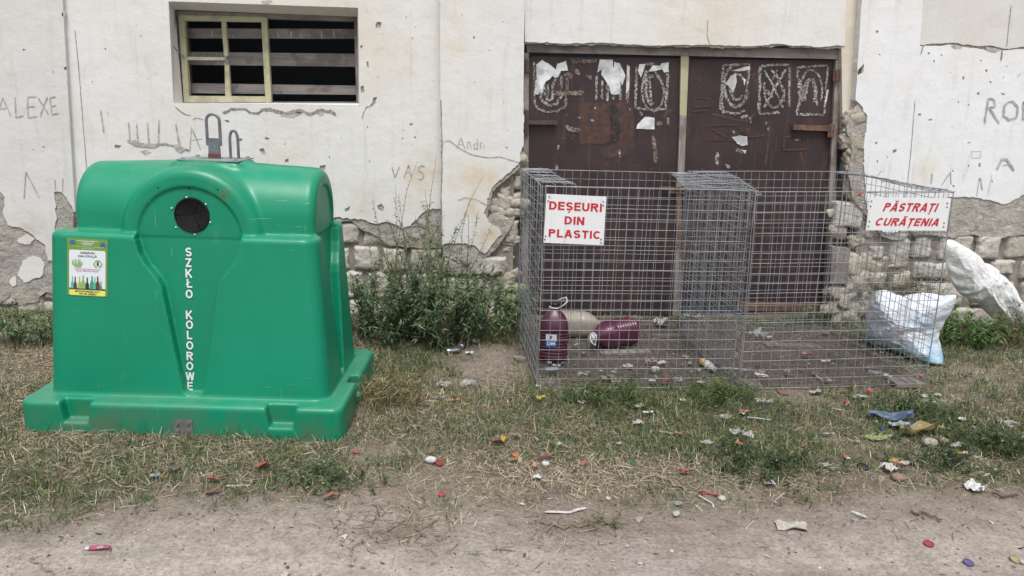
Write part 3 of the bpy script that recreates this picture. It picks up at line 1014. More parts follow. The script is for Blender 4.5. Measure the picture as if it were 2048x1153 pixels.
def ell(cx, cy, rx, ry, a0=0, a1=360, n=26, rot=0):
    o = []
    for k in range(n + 1):
        t = math.radians(a0 + (a1 - a0) * k / n)
        x, y = rx * math.cos(t), ry * math.sin(t)
        c, s = math.cos(math.radians(rot)), math.sin(math.radians(rot))
        o.append((cx + x * c - y * s, cy + x * s + y * c))
    return o


def strokes(mb, lst, mi, w):
    for k, s in enumerate(lst):
        ribbon(mb, s, w * (0.8 + 0.4 * ((k * 37) % 10) / 10), YD, mi, 0.6, .0012 + .0002 * (k % 5), seed=s[0][0] * .7 + s[0][1])


# left leaf
m_ = MB()
bar(m_, [(1059, 113), (1363, 117), (1350, 630), (1054, 626)], YD, .04)
strokes(m_, [[(1068, 124), (1069, 170), (1069, 206), (1076, 218), (1092, 225), (1115, 223), (1130, 214)], [(1080, 188), (1085, 204), (1100, 212), (1114, 207), (1122, 192), (1124, 150)], [(1088, 165), (1089, 190), (1097, 202), (1105, 197), (1106, 168), (1112, 155)], [(1096, 170), (1096, 192)], [(1074, 150), (1082, 195)],
             [(1194, 150), (1191, 202)], [(1204, 160), (1204, 200)], [(1216, 165), (1214, 205)], [(1241, 160), (1240, 201)], [(1255, 130), (1254, 206)], [(1257, 135), (1256, 200)], [(1228, 190), (1226, 200)],
             [(1273, 134), (1270, 216)], [(1270, 216), (1300, 221), (1334, 218)], [(1336, 143), (1331, 216)], [(1312, 128), (1290, 128)], ell(1303, 180, 19, 40, 100, 330, 20), ell(1302, 180, 11, 28, 60, 300, 16), [(1298, 150), (1303, 214)], [(1292, 140), (1290, 180), (1294, 200)], ell(1303, 186, 24, 38, -70, 90, 14)], 1, .016)
strokes(m_, [[(1136, 146), (1132, 196)], [(1106, 187), (1168, 187)], [(1140, 122), (1195, 122)], [(1133, 194), (1129, 222)], [(1152, 138), (1158, 150)], [(1128, 150), (1140, 150), (1142, 158)], [(1172, 150), (1184, 158)], [(1132, 252), (1140, 259), (1162, 261)], [(1312, 247), (1324, 248)], [(1335, 235), (1338, 250)], [(1280, 224), (1285, 232)], [(1305, 272), (1310, 300), (1311, 325)]], 2, .024)
patch(m_, [(1161, 204), (1222, 206), (1218, 225), (1224, 250), (1220, 284), (1205, 288), (1180, 286), (1160, 286), (1158, 240)], YD, 3, .012, .0008, 3)
patch(m_, [(1232, 204), (1265, 202), (1270, 262), (1268, 300), (1246, 312), (1205, 316), (1192, 300), (1222, 292), (1240, 280), (1236, 240)], YD, 5, .014, .0008, 3)
strokes(m_, [[(1162, 206), (1160, 283)], [(1160, 284), (1215, 282)], [(1250, 210), (1252, 290)]], 3, .022)
patch(m_, [(1217, 212), (1230, 210), (1236, 222), (1233, 240), (1240, 262), (1230, 268), (1232, 285), (1226, 282), (1220, 262), (1224, 240), (1216, 225)], YD, 4, .008, .0024, 5)
strokes(m_, [[(1155, 235), (1168, 236)], [(1180, 240), (1190, 243)], [(1238, 300), (1240, 316)], [(1117, 290), (1116, 300)], [(1114, 330), (1113, 342)], [(1188, 218), (1192, 214)], [(1258, 216), (1262, 222)]], 1, .016)
LEAF = m_.build('gate_leaf', [M_GATE, M_GLUE, M_TAPE, M_ORANGE, M_BLACK, flaky('thin_rust_smear', (0.13, 0.058, 0.035), 0.42, 0.66, 22)], BLD)


def scrap_poster(polys, leaf, thick=.004):
    for i, q in enumerate(polys):
        m2 = MB()
        patch(m2, [(a, b) for a, b in q], YD, 0, .003, thick, q[0][0])
        m2.build('torn_poster', M_PAPER, leaf)


scrap_poster([[(1072, 130), (1084, 120), (1100, 130), (1112, 140), (1112, 157), (1104, 152), (1098, 160), (1092, 163), (1087, 172), (1084, 195), (1078, 176), (1075, 165), (1073, 150)], [(1114, 128), (1132, 122), (1136, 142), (1122, 142), (1116, 155), (1109, 156), (1110, 146)], [(1071, 160), (1080, 163), (1084, 178), (1076, 190), (1069, 188)]], LEAF)
scrap_poster([[(1199, 119), (1226, 120), (1226, 136), (1240, 148), (1240, 187), (1231, 190), (1222, 188), (1216, 170), (1208, 158), (1202, 150), (1203, 140)], [(1199, 119), (1205, 121), (1203, 140), (1194, 146)], [(1228, 124), (1240, 127), (1250, 152), (1244, 172), (1238, 150), (1227, 138)]], LEAF)
scrap_poster([[(1278, 129), (1291, 128), (1284, 150), (1281, 157), (1276, 142)], [(1297, 144), (1305, 131), (1320, 132), (1322, 127), (1337, 125), (1337, 144), (1328, 146), (1324, 139), (1312, 142)], [(1272, 258), (1274, 250), (1290, 234), (1309, 236), (1309, 259)], [(1254, 132), (1259, 133), (1258, 178), (1252, 188)]], LEAF)
# right leaf
m_ = MB()
bar(m_, [(1377, 119), (1671, 121), (1650, 606), (1360, 610)], YD, .04)
strokes(m_, [[(1446, 131), (1500, 129)], [(1446, 131), (1441, 222)], [(1441, 222), (1470, 228), (1490, 222)], [(1499, 132), (1494, 175), (1486, 212)], ell(1472, 172, 24, 42, 10, 290, 22), ell(1474, 174, 14, 26, 40, 330, 18),
             [(1520, 132), (1579, 129)], [(1520, 132), (1518, 228)], [(1519, 228), (1560, 226)], [(1579, 132), (1578, 215)], [(1528, 140), (1548, 175), (1566, 218)], [(1572, 138), (1550, 175), (1528, 216)], ell(1548, 178, 20, 38, 0, 200, 18), [(1540, 140), (1552, 150), (1564, 175), (1568, 205)], [(1530, 180), (1545, 195)], [(1555, 140), (1545, 160)],
             [(1594, 135), (1655, 131)], [(1594, 135), (1600, 200), (1592, 228)], [(1592, 229), (1648, 230)], [(1655, 132), (1648, 228)], ell(1622, 182, 22, 42, 150, 390, 20), ell(1620, 184, 12, 24, 130, 420, 18), [(1612, 190), (1616, 160), (1626, 160), (1634, 212)], [(1602, 170), (1606, 205)], [(1440, 195), (1446, 228)]], 1, .016)
strokes(m_, [[(1500, 234), (1502, 246)], [(1481, 235), (1496, 233)], [(1530, 245), (1535, 250)], [(1590, 281), (1600, 280)], [(1435, 305), (1433, 322)], [(1470, 300), (1490, 306)], [(1465, 262), (1470, 268)], [(1432, 320), (1436, 330)], [(1450, 330), (1460, 336)], [(1536, 255), (1537, 262)]], 1, .020)
strokes(m_, [[(1388, 195), (1405, 197), (1426, 200)], [(1388, 195), (1386, 213)], [(1386, 214), (1424, 213), (1426, 200)], [(1386, 223), (1412, 222)], [(1415, 252), (1474, 250)], [(1417, 255), (1458, 279)], [(1414, 280), (1475, 281)], [(1568, 274), (1615, 273), (1614, 299), (1567, 300), (1568, 274)], [(1475, 255), (1500, 275), (1530, 270)], [(1410, 335), (1440, 332)]], 3, .009)
strokes(m_, [[(1540, 240), (1536, 290), (1530, 330)], [(1424, 228), (1470, 240), (1500, 242)], [(1430, 300), (1440, 320)]], 3, .018)
LEAF2 = m_.build('gate_leaf', [M_GATE, M_GLUE, M_TAPE, M_ORANGE], BLD)
scrap_poster([[(1461, 152), (1472, 147), (1473, 165), (1466, 186), (1459, 175), (1450, 168)], [(1486, 156), (1491, 160), (1488, 172)], [(1462, 142), (1500, 132), (1500, 140), (1478, 143)]], LEAF2)
scrap_poster([[(1463, 275), (1478, 271), (1494, 273), (1495, 290), (1484, 292), (1474, 288)], [(1480, 299), (1492, 301), (1490, 308)], [(1653, 180), (1657, 180), (1652, 205), (1649, 205)]], LEAF2)
m_ = MB()
bar(m_, [(1475, 604), (1652, 608), (1650, 624), (1472, 622)], 4.985, .05)
m_.build('gate_sill', M_RUST, BLD)
m_ = MB()
bar(m_, [(1054, 632), (1350, 636), (1350, 644), (1052, 642)], 4.995, .05)
m_.build('gate_threshold', M_WOOD, BLD)
m_ = MB()
bar(m_, [(1352, 636), (1652, 626), (1652, 634), (1352, 644)], 4.99, .05)
m_.build('gate_threshold', M_WOOD, BLD)
# post where the leaves meet: olive on top, bare wood, rusty strip lower down
m_ = MB()
bar(m_, [(1362, 112), (1378, 113), (1373, 232), (1360, 232)], 4.976, .03, 1)
bar(m_, [(1360, 232), (1373, 232), (1368, 372), (1355, 372)], 4.977, .03, 0)
bar(m_, [(1354.5, 374), (1365, 374), (1362, 502), (1352, 502)], 4.972, .03, 2)
bar(m_, [(1352, 502), (1363, 502), (1359, 632), (1345, 632)], 4.977, .03, 0)
POST = m_.build('gate_post', [M_WOODV, M_OLIVE, plain('brown_iron_strip', (0.20, 0.13, 0.10), 0.8, (0.12, 0.075, 0.06), 20, 0.3)], BLD)
m_ = MB()
bar(m_, [(1318, 373), (1382, 376), (1382, 383), (1318, 380)], 4.966, .006)
bar(m_, [(1336, 383), (1368, 385), (1368, 388), (1336, 386)], 4.963, .008)
m_.build('gate_hasp', M_RUST, POST)
m_ = MB()
a = P(1357, 368, 4.95)
m_.box((a[0] - .018, 4.94, a[2] - .022), (a[0] + .018, 4.957, a[2] + .012))
m_.tube([(a[0] - .012, 4.948, a[2] + .01), (a[0] - .012, 4.948, a[2] + .03), (a[0], 4.948, a[2] + .04), (a[0] + .012, 4.948, a[2] + .03), (a[0] + .012, 4.948, a[2] + .01)], .004, 6)
m_.build('padlock', plain('dull_steel', (0.35, 0.34, 0.33), 0.45, metal=0.8), POST)
for q, mt, lf in ([(1052, 241), (1114, 242), (1114, 250), (1052, 249)], M_DARKIRON, LEAF), ([(1587, 250), (1662, 252), (1661, 263), (1586, 260)], M_RUST, LEAF2):
    m_ = MB()
    bar(m_, q, YD - .035, .035)
    for cx in (q[0][0] + 8, q[1][0] - 8):
        c = P(cx, (q[0][1] + q[3][1]) / 2, YD - .037)
        m_.tube([c, c + np.array([0, .01, 0])], .006, 8)
    m_.build('hinge_strap', mt, lf)
for q, mt, lf in ([(1049, 118), (1059, 119), (1059, 147), (1049, 146)], M_DARKIRON, LEAF), ([(1047, 220), (1058, 221), (1057, 272), (1046, 270)], M_DARKIRON, LEAF), ([(1668, 138), (1680, 139), (1679, 163), (1667, 162)], M_RUST, LEAF2), ([(1658, 248), (1670, 249), (1668, 276), (1656, 275)], M_RUST, LEAF2):
    m_ = MB()
    bar(m_, q, 4.958, .018)
    c0, c1 = P((q[0][0] + q[1][0]) / 2, q[0][1] + 2, 4.952), P((q[2][0] + q[3][0]) / 2, q[2][1] - 2, 4.952)
    m_.tube([c0, c1], .007, 8)
    m_.build('hinge', mt, lf)
# stub of a grey post in the rubble right of the gate
m_ = MB()
bar(m_, [(1664, 494), (1700, 498), (1697, 568), (1660, 568)], 4.88, .06)
m_.build('post_stub', M_WOODV, BLD)


# ---- crumbling rubble where the corner beside the gate has broken away
def rubble(name, poly, n, y, smin_, smax_, mat, seed, smooth=True):
    rg = np.random.default_rng(seed)
    bm = bmesh.new()
    bmesh.ops.create_icosphere(bm, subdivisions=3, radius=1)
    vs = np.array([v.co[:] for v in bm.verts])
    fs = np.array([[v.index for v in f.verts] for f in bm.faces])
    bm.free()
    pts = np.array(poly, float)
    Vs, Fs, o = [], [], 0
    k = 0
    while k < n:
        c = np.array([rg.uniform(pts[:, 0].min(), pts[:, 0].max()), rg.uniform(pts[:, 1].min(), pts[:, 1].max())])
        ins = False
        for i in range(len(pts)):
            p, q = pts[i], pts[i - 1]
            if (p[1] > c[1]) != (q[1] > c[1]) and c[0] < (q[0] - p[0]) * (c[1] - p[1]) / (q[1] - p[1]) + p[0]:
                ins = not ins
        if not ins:
            continue
        k += 1
        s = smin_ + (smax_ - smin_) * rg.random() ** 2.5
        w = P(c[0], c[1], y)
        if not smooth:
            mx = np.sign(vs) * np.abs(vs) ** .6
        else:
            mx = vs
        d = 1 + .55 * fbm(vs[:, 0] * 1.5 + k * 7, vs[:, 1] * 1.5, vs[:, 2] * 1.5, 4) + .16 * fbm(vs[:, 0] * 6 + k, vs[:, 1] * 6, vs[:, 2] * 6, 2)
        v = mx * d[:, None] * s * np.array([1.25, .55, .85]) * rg.uniform(.75, 1.25, 3)
        a = rg.uniform(-.5, .5)
        v = np.stack([v[:, 0] * math.cos(a) - v[:, 2] * math.sin(a), v[:, 1], v[:, 0] * math.sin(a) + v[:, 2] * math.cos(a)], 1)
        Vs.append(v + w + np.array([0, rg.uniform(0, .02), 0]))
        Fs.append(fs + o)
        o += len(vs)
    return fastmesh(name, np.concatenate(Vs), np.concatenate(Fs), mat, BLD, smooth)


def clay_mat():
    m, t, b = new_mat('crumbling_clay_and_stone')
    p = pos(t)
    c = mixc(t, ramp(t, noise(t, 7, 6, 0.65, p), 0.35, 0.65), (0.40, 0.35, 0.275), (0.50, 0.46, 0.39))
    c = mixc(t, math_(t, 'MULTIPLY', ramp(t, noise(t, 30, 6, 0.75, p), 0.52, 0.66), 0.7), c, (0.22, 0.19, 0.15))
    t.links.new(c, b.inputs['Base Color'])
    b.inputs['Roughness'].default_value = 1.0
    n1 = bump(t, b, noise(t, 25, 7, 0.7, p), 0.7, 0.02)
    bump(t, b, noise(t, 120, 5, 0.75, p), 0.5, 0.006, n1)
    return m


M_CLAY = clay_mat()
rubble('rubble_fill', [(1708, 206), (1722, 214), (1736, 236), (1731, 268), (1729, 304), (1732, 347), (1733, 400), (1710, 404), (1694, 340), (1690, 300), (1692, 262), (1700, 230)], 46, YP + .036, .022, .075, M_CLAY, 5, False)
rubble('rubble_fill', [(1668, 400), (1735, 425), (1770, 470), (1770, 620), (1660, 650), (1662, 560), (1700, 500), (1668, 470)], 44, YP + .050, .025, .08, M_CLAY, 6, False)
rubble('rubble_fill', [(1040, 300), (1046, 300), (1044, 420), (1030, 500), (1000, 470), (985, 440), (984, 392), (1005, 366)], 26, YP + .044, .02, .06, M_CLAY, 7, False)
rubble('rubble_fill', [(1012, 500), (1036, 490), (1030, 650), (1005, 650)], 22, YP + .045, .02, .06, M_CLAY, 8, False)
# lumpy trowelled surface of the bare render
rubble('lumpy_render', [(1812, 402), (1900, 402), (1960, 402), (2060, 398), (2180, 405), (2180, 472), (2050, 464), (1990, 470), (1905, 468), (1815, 466)], 90, YB + .040, .03, .09, M_REND, 9)
rubble('lumpy_render', [(700, 445), (780, 452), (835, 442), (880, 420), (880, 492), (800, 488), (760, 470)], 36, YB + .040, .03, .085, M_REND, 10)
rubble('lumpy_render', [(985, 392), (976, 440), (985, 492), (940, 520), (900, 512), (970, 512), (1005, 470), (1030, 440), (1000, 440)], 16, YP + .036, .025, .07, M_REND, 12)
rubble('lumpy_render', [(-60, 400), (5, 420), (40, 462), (90, 500), (112, 530), (145, 430), (140, 545), (60, 575), (-60, 585)], 36, YA + .040, .03, .085, M_REND, 13)
# ---------------------------------------------------------------- green glass bin (smooth moulded shell)
def plastic_mat():
    m, t, b = new_mat('green_moulded_plastic')
    p = objc(t)
    c = mixc(t, ramp(t, noise(t, 2.0, 4, 0.6, p), 0.3, 0.7), (0.0015, 0.215, 0.114), (0.002, 0.245, 0.136))
    # scuffs, dust and dirt streaks
    sc_ = noise(t, 1.0, 5, 0.7, mapping(t, p, (9, 9, 2.0)))
    c = mixc(t, math_(t, 'MULTIPLY', ramp(t, sc_, 0.58, 0.82), 0.30), c, (0.16, 0.33, 0.26))
    gz = noise(t, 40, 5, 0.75, p)
    c = mixc(t, math_(t, 'MULTIPLY', ramp(t, gz, 0.66, 0.74), 0.35), c, (0.20, 0.34, 0.27))
    for rx_, ry_, sc3 in ((.3, .9, (4, 4, 160)), (.9, -.5, (150, 150, 5)), (-.6, .4, (6, 130, 90))):
        sr = noise(t, 1.0, 3, 0.6, mapping(t, p, sc3, (rx_, ry_, .2)))
        ms = ramp(t, noise(t, 3.2, 3, 0.6, mapping(t, p, (1, 1, 1), (rx_, 0, 0))), 0.52, 0.62)
        c = mixc(t, math_(t, 'MULTIPLY', math_(t, 'MULTIPLY', ramp(t, sr, 0.66, 0.72), ms), 0.45), c, (0.22, 0.42, 0.34))
    sm_ = N(t, 'ShaderNodeVectorMath')
    sm_.operation = 'DISTANCE'
    t.links.new(p, sm_.inputs[0])
    sm_.inputs[1].default_value = (.80, .15, .985)
    c = mixc(t, math_(t, 'MULTIPLY', ramp(t, sm_.outputs['Value'], .035, .008), ramp(t, noise(t, 60, 4, 0.6, p), 0.45, 0.55)), c, (0.16, 0.07, 0.03))
    mud = noise(t, 5, 6, 0.7, p)
    sx = N(t, 'ShaderNodeSeparateXYZ')
    t.links.new(p, sx.inputs[0])
    low = ramp(t, sx.outputs['Z'], 0.20, 0.0)
    c = mixc(t, math_(t, 'MULTIPLY', math_(t, 'MULTIPLY', low, ramp(t, mud, 0.38, 0.64)), 0.75), c, (0.10, 0.13, 0.08))
    up = N(t, 'ShaderNodeNewGeometry')
    sn = N(t, 'ShaderNodeSeparateXYZ')
    t.links.new(up.outputs['Normal'], sn.inputs[0])
    dust = math_(t, 'MULTIPLY', ramp(t, sn.outputs['Z'], 0.35, 1.0), ramp(t, noise(t, 7, 6, 0.65, p), 0.25, 0.75))
    c = mixc(t, math_(t, 'MULTIPLY', dust, 0.16), c, (0.26, 0.40, 0.33))
    t.links.new(c, b.inputs['Base Color'])
    r = ramp(t, noise(t, 6, 5, 0.6, p), 0.2, 0.8)
    t.links.new(math_(t, 'ADD', math_(t, 'MULTIPLY', r, 0.14), 0.30), b.inputs['Roughness'])
    b.inputs['Specular IOR Level'].default_value = 0.45
    n1 = bump(t, b, noise(t, 3, 3, 0.5, p), 0.10, 0.02)
    bump(t, b, noise(t, 120, 3, 0.6, p), 0.05, 0.002, n1)
    return m


M_GREEN = plastic_mat()
BINP = np.array([-1.73, 3.095, 0.0])
BINR = -0.066
XC, YC = 0.620, 0.405          # base and body; the roof and panels sit about XF
XF = 0.645


def rrect(x, y, hx, hy, r):
    qx, qy = np.abs(x) - hx + r, np.abs(y) - hy + r
    return np.hypot(np.maximum(qx, 0), np.maximum(qy, 0)) + np.minimum(np.maximum(qx, qy), 0) - r


def extr(d2, dz, r):
    """round-edged extrusion from a 2D distance and a distance along the axis"""
    a, b = d2 + r, dz + r
    return np.minimum(np.maximum(a, b), 0) + np.hypot(np.maximum(a, 0), np.maximum(b, 0)) - r


def smin(a, b, k):
    h = np.clip(0.5 + 0.5 * (b - a) / k, 0, 1)
    return b + (a - b) * h - k * h * (1 - h)


def smax(a, b, k):
    return -smin(-a, -b, k)


def polysdf(x, y, poly):
    d = np.full(x.shape, 1e9)
    s = np.ones(x.shape)
    n = len(poly)
    for i in range(n):
        ax, ay = poly[i]
        bx, by = poly[i - 1]
        ex, ey = bx - ax, by - ay
        wx, wy = x - ax, y - ay
        t = np.clip((wx * ex + wy * ey) / (ex * ex + ey * ey), 0, 1)
        d = np.minimum(d, (wx - ex * t) ** 2 + (wy - ey * t) ** 2)
        c1, c2, c3 = y >= ay, y < by, ex * wy > ey * wx
        s = np.where((c1 & c2 & c3) | (~c1 & ~c2 & ~c3), -s, s)
    return s * np.sqrt(d)


HOLE = (.655, .893)


def bin_sdf(X, Y, Z):
    x, y = X - XC, Y - YC
    xf = X - XF
    base = extr(rrect(x, y, .662, .407, .05), np.abs(Z - .052) - .082, .02)
    t = np.clip((Z - .134) / (.815 - .134), -.3, 1.1)
    hx = .585 - .042 * t
    yf = -.325 + .040 * t
    hy = -yf
    body = extr(rrect(x, y, hx, hy, .065), np.abs(Z - .44) - .375, .022)
    # crossed barrel vaults
    ZB, R = .80, .288
    rx = .222 - .024 * np.abs(xf) / .5
    vx = extr(np.hypot(y + .004, np.maximum(Z - .880, 0)) - rx, np.abs(xf) - .495, .035)
    vy = extr(np.hypot(xf, np.maximum(Z - ZB, 0)) - R, np.abs(y) - .254, .042)
    low = -(Z - .74)
    dome = smax(smin(vx, vy, .022), low, .01)
    pad = extr(rrect(X - .668, y, .145, .105, .03), np.abs(Z - 1.05) - .0465, .012)
    dome = smin(dome, pad, .03)
    d = smin(body, dome, .012)
    d = smin(d, base, .014)
    # keyhole panels, front and sides
    half = [(.209, .800), (.207, .78), (.196, .735), (.168, .685), (.128, .635), (.112, .60), (.046, .185), (.040, .158), (.022, .146)]
    poly = [(a, b) for a, b in half] + [(-a, b) for a, b in half[::-1]]
    for (h, c, k) in ((xf, y, 1.0), (y, x, .80)):
        u = h / k
        pd = polysdf(u, Z, poly) * k
        face = (np.abs(c) - (hy if c is y else hx))
        cut = smax(pd, -(face + .044), .006)
        d = smax(d, -cut, .0035)
        # round inset in the end of the vault, with the line under it
        ring = np.hypot(u, Z - .795) - .212
        ring = np.maximum(ring, -(Z - .792)) * k
        lim = .254 if c is y else .495
        cut2 = smax(ring, -(np.abs(c if c is y else xf) - lim + .010), .004)
        d = smax(d, -cut2, .006)
    # round opening
    hol = np.maximum(np.hypot(X - HOLE[0], Z - HOLE[1]) - .068, Y - (YC - .254 + .06))
    d = smax(d, -hol, .003)
    # pockets in the base flange
    for cx in (-.430, .410):
        w = .062 - .016 * np.clip((.134 - Z) / .1, 0, 1)
        pk = np.maximum(np.abs(x - cx) - w, np.maximum(-(Z - .045), y + .355))
        d = smax(d, -pk, .012)
    for cy in (-.03,):
        pk = np.maximum(np.abs(y - cy) - .045, np.maximum(-(Z - .045), -(x - .615)))
        d = smax(d, -pk, .012)
    return d


def surface_net(fun, lo, hi, h):
    ax = [np.arange(a, b + h, h) for a, b in zip(lo, hi)]
    X, Y, Z = np.meshgrid(*ax, indexing='ij', sparse=False)
    D = fun(X, Y, Z)
    del X, Y, Z
    ins = D < 0
    n = [len(a) for a in ax]
    cnt = np.zeros((n[0] - 1, n[1] - 1, n[2] - 1), np.int8)
    cor = [(i, j, k) for i in (0, 1) for j in (0, 1) for k in (0, 1)]
    for i, j, k in cor:
        cnt += ins[i:n[0] - 1 + i, j:n[1] - 1 + j, k:n[2] - 1 + k]
    act = np.argwhere((cnt > 0) & (cnt < 8))
    idx = -np.ones(cnt.shape, np.int64)
    idx[tuple(act.T)] = np.arange(len(act))
    acc, w = np.zeros((len(act), 3)), np.zeros(len(act))
    for a in cor:
        for q in range(3):
            if a[q]:
                continue
            b = list(a)
            b[q] = 1
            da = D[tuple((act + a).T)]
            db = D[tuple((act + b).T)]
            c = (da < 0) != (db < 0)
            t = np.where(c, da / np.where(c, da - db, 1), 0)
            p = act + np.array(a) + 0.0
            p[:, q] += t
            acc += np.where(c[:, None], p, 0)
            w += c
    V = acc / w[:, None] * h + np.array(lo)
    F = []
    for q in range(3):
        u, v = (q + 1) % 3, (q + 2) % 3
        sl0 = [slice(1, -1)] * 3
        sl0[q] = slice(0, -1)
        sl1 = list(sl0)
        sl1[q] = slice(1, None)
        a, b = ins[tuple(sl0)], ins[tuple(sl1)]
        e = np.argwhere(a != b)
        off = np.array([1, 1, 1])
        off[q] = 0
        e = e + off
        sg = ins[tuple(e.T)]
        eu, ev = np.eye(3, dtype=int)[u], np.eye(3, dtype=int)[v]
        quad = np.stack([idx[tuple((e - eu - ev).T)], idx[tuple((e - ev).T)], idx[tuple(e.T)], idx[tuple((e - eu).T)]], 1)
        quad[~sg] = quad[~sg][:, ::-1]
        F.append(quad)
    return V, np.concatenate(F)


BIN = thing('glass_recycling_bin', 'big green moulded plastic bin with a round black opening and white vertical lettering', 'recycling bin', tuple(BINP), (0, 0, BINR))
V, F = surface_net(bin_sdf, (-.03, -.03, -.05), (1.32, .85, 1.13), .0062)
fastmesh('body', V, F, M_GREEN, BIN)

cb, sb_ = math.cos(BINR), math.sin(BINR)
BA = np.array([[cb, sb_, 0], [-sb_, cb, 0], [0, 0, 1.0]])


def L(px, py, axis, val, base=BINP):
    """place of the photograph on a plane of the bin's own frame"""
    d = BA @ ray(px, py)
    c = BA @ (CO - base)
    return c + d * ((val - c[axis]) / d[axis])


def Lz(X, Y, axis, val):
    return L(X / 1.6475, 200 + Y / 1.6475, axis, val)


M_RUBBER = plain('black_rubber', (0.008, 0.008, 0.009), 0.65, (0.014, 0.014, 0.015), 20, spec=.15)
M_STEEL = plain('galvanised_steel', (0.24, 0.26, 0.29), 0.5, (0.16, 0.175, 0.19), 18, 0.25, 60, metal=0.75)
M_WHITE = plain('white_foil_letter', (0.70, 0.74, 0.76), 0.5)
YD_ = YC - .254 + .0095        # face of the round inset
hc = np.array([HOLE[0], YD_, HOLE[1]])
m_ = MB()
for k, (a0, a1) in enumerate([(62, 178), (182, 298), (302, 418)]):
    vs, fs = [(hc[0], YD_ + .014, hc[2])], []
    n = 14
    for j in range(n + 1):
        t = math.radians(a0 + (a1 - a0) * j / n)
        vs.append((hc[0] + .068 * math.cos(t), YD_ - .002, hc[2] + .068 * math.sin(t)))
    fs = [(0, j + 1, j + 2) for j in range(n)]
    m_.add(vs, fs)
ring = [(hc[0] + .068 * math.cos(t * math.pi / 20), YD_ - .001, hc[2] + .068 * math.sin(t * math.pi / 20)) for t in range(41)]
m_.tube(ring, .004, 6)
m_.add([(hc[0] + .067 * math.cos(t * math.pi / 12), YD_ + .030, hc[2] + .067 * math.sin(t * math.pi / 12)) for t in range(24)], [tuple(range(24))])
m_.build('opening_flap', M_RUBBER, BIN)
for (a, b) in [(615, 322), (678, 345), (693, 405), (642, 445), (580, 421), (566, 358)]:
    q = Lz(a, b, 1, YD_)
    m_ = MB()
    m_.lathe([(.0001, .004), (.003, .0035), (.0048, .001), (.005, -.002)], 10)
    for i, v in enumerate(m_.v):
        m_.v[i] = (q[0] + v[0], q[1] - v[2], q[2] + v[1])
    m_.build('rivet', plain('rivet_metal', (0.6, 0.6, 0.58), 0.35, metal=0.9) if 'rivet_metal' not in bpy.data.materials else bpy.data.materials['rivet_metal'], BIN, True)
m_ = MB()
for (a, b) in [(521, 290), (623, 292), (717, 297)]:
    q = Lz(a, b, 1, YC - .254)
    m_.tube([q + np.array([0, -.0005, 0]), q + np.array([0, .004, 0])], .0035, 8)
m_.build('drain_hole', M_RUBBER, BIN)


def yfun(z):                     # face of the funnel panel
    t = (z - .134) / (.815 - .134)
    return YC - .325 + .040 * t + .045


m_ = MB()
for ch, x, y in [('S', 623, 505), ('Z', 623, 540), ('K', 624, 575), ('Ł', 624, 608), ('O', 625, 643), ('K', 625, 712), ('O', 626, 744), ('L', 626, 778), ('O', 627, 812), ('R', 627, 847), ('O', 627, 880), ('W', 628, 914), ('E', 628, 946)]:
    q = Lz(x, y, 1, .125)
    q = Lz(x, y, 1, yfun(q[2]))
    q = Lz(x, y, 1, yfun(q[2]))
    v, f = block_text(ch, .185)
    hgt = .0365
    cx = (v[:, 0].max() + v[:, 0].min()) / 2
    vs = []
    for a, b, k in v:
        z = q[2] + .005 + (b - .5) * hgt
        vs.append((q[0] + (a - cx) * hgt, yfun(z) - .0045 - .00012 * k, z))
    m_.add(vs, f)
m_.build('lettering', M_WHITE, BIN)

# information sticker
def yfront(z):
    return YC - .325 + .040 * (z - .134) / (.815 - .134)


def on_front(X, Y):
    q = Lz(X, Y, 1, .1)
    for _ in range(3):
        q = Lz(X, Y, 1, yfront(q[2]))
    return q


STQ = [on_front(*p) for p in [(222, 454), (356, 461), (355, 650), (223, 643)]]


def st_uv(u, v, lift):
    a = STQ[0] * (1 - u) + STQ[1] * u
    b = STQ[3] * (1 - u) + STQ[2] * u
    p = a * (1 - v) + b * v
    return (p[0], p[1] - lift, p[2])


def st_poly(mb, pts, lift, mi):
    n = len(pts)
    ar = sum(pts[i][0] * pts[(i + 1) % n][1] - pts[(i + 1) % n][0] * pts[i][1] for i in range(n))
    if ar > 0:
        pts = pts[::-1]
    tr = tessellate_polygon([[Vector((a, b, 0)) for a, b in pts]])
    mb.add([st_uv(a, b, lift) for a, b in pts], [tuple(q) for q in tr], mi)


def rr_(u0, v0, u1, v1, r=.03):
    o = []
    for cx, cy, a in ((u1 - r, v0 + r * .7, -90), (u1 - r, v1 - r * .7, 0), (u0 + r, v1 - r * .7, 90), (u0 + r, v0 + r * .7, 180)):
        for k in range(5):
            t = math.radians(a + 22.5 * k)
            o.append((cx + r * math.cos(t), cy + r * .7 * math.sin(t)))
    return o


def st_text(mb, s, u0, u1, v, h, lift, mi, bold=.02):
    vv, f = text2d(s, bold)
    w = vv[:, 0].max()
    mb.add([st_uv(u0 + (u1 - u0) * a / w, v - b * h, lift) for a, b in vv], f, mi)


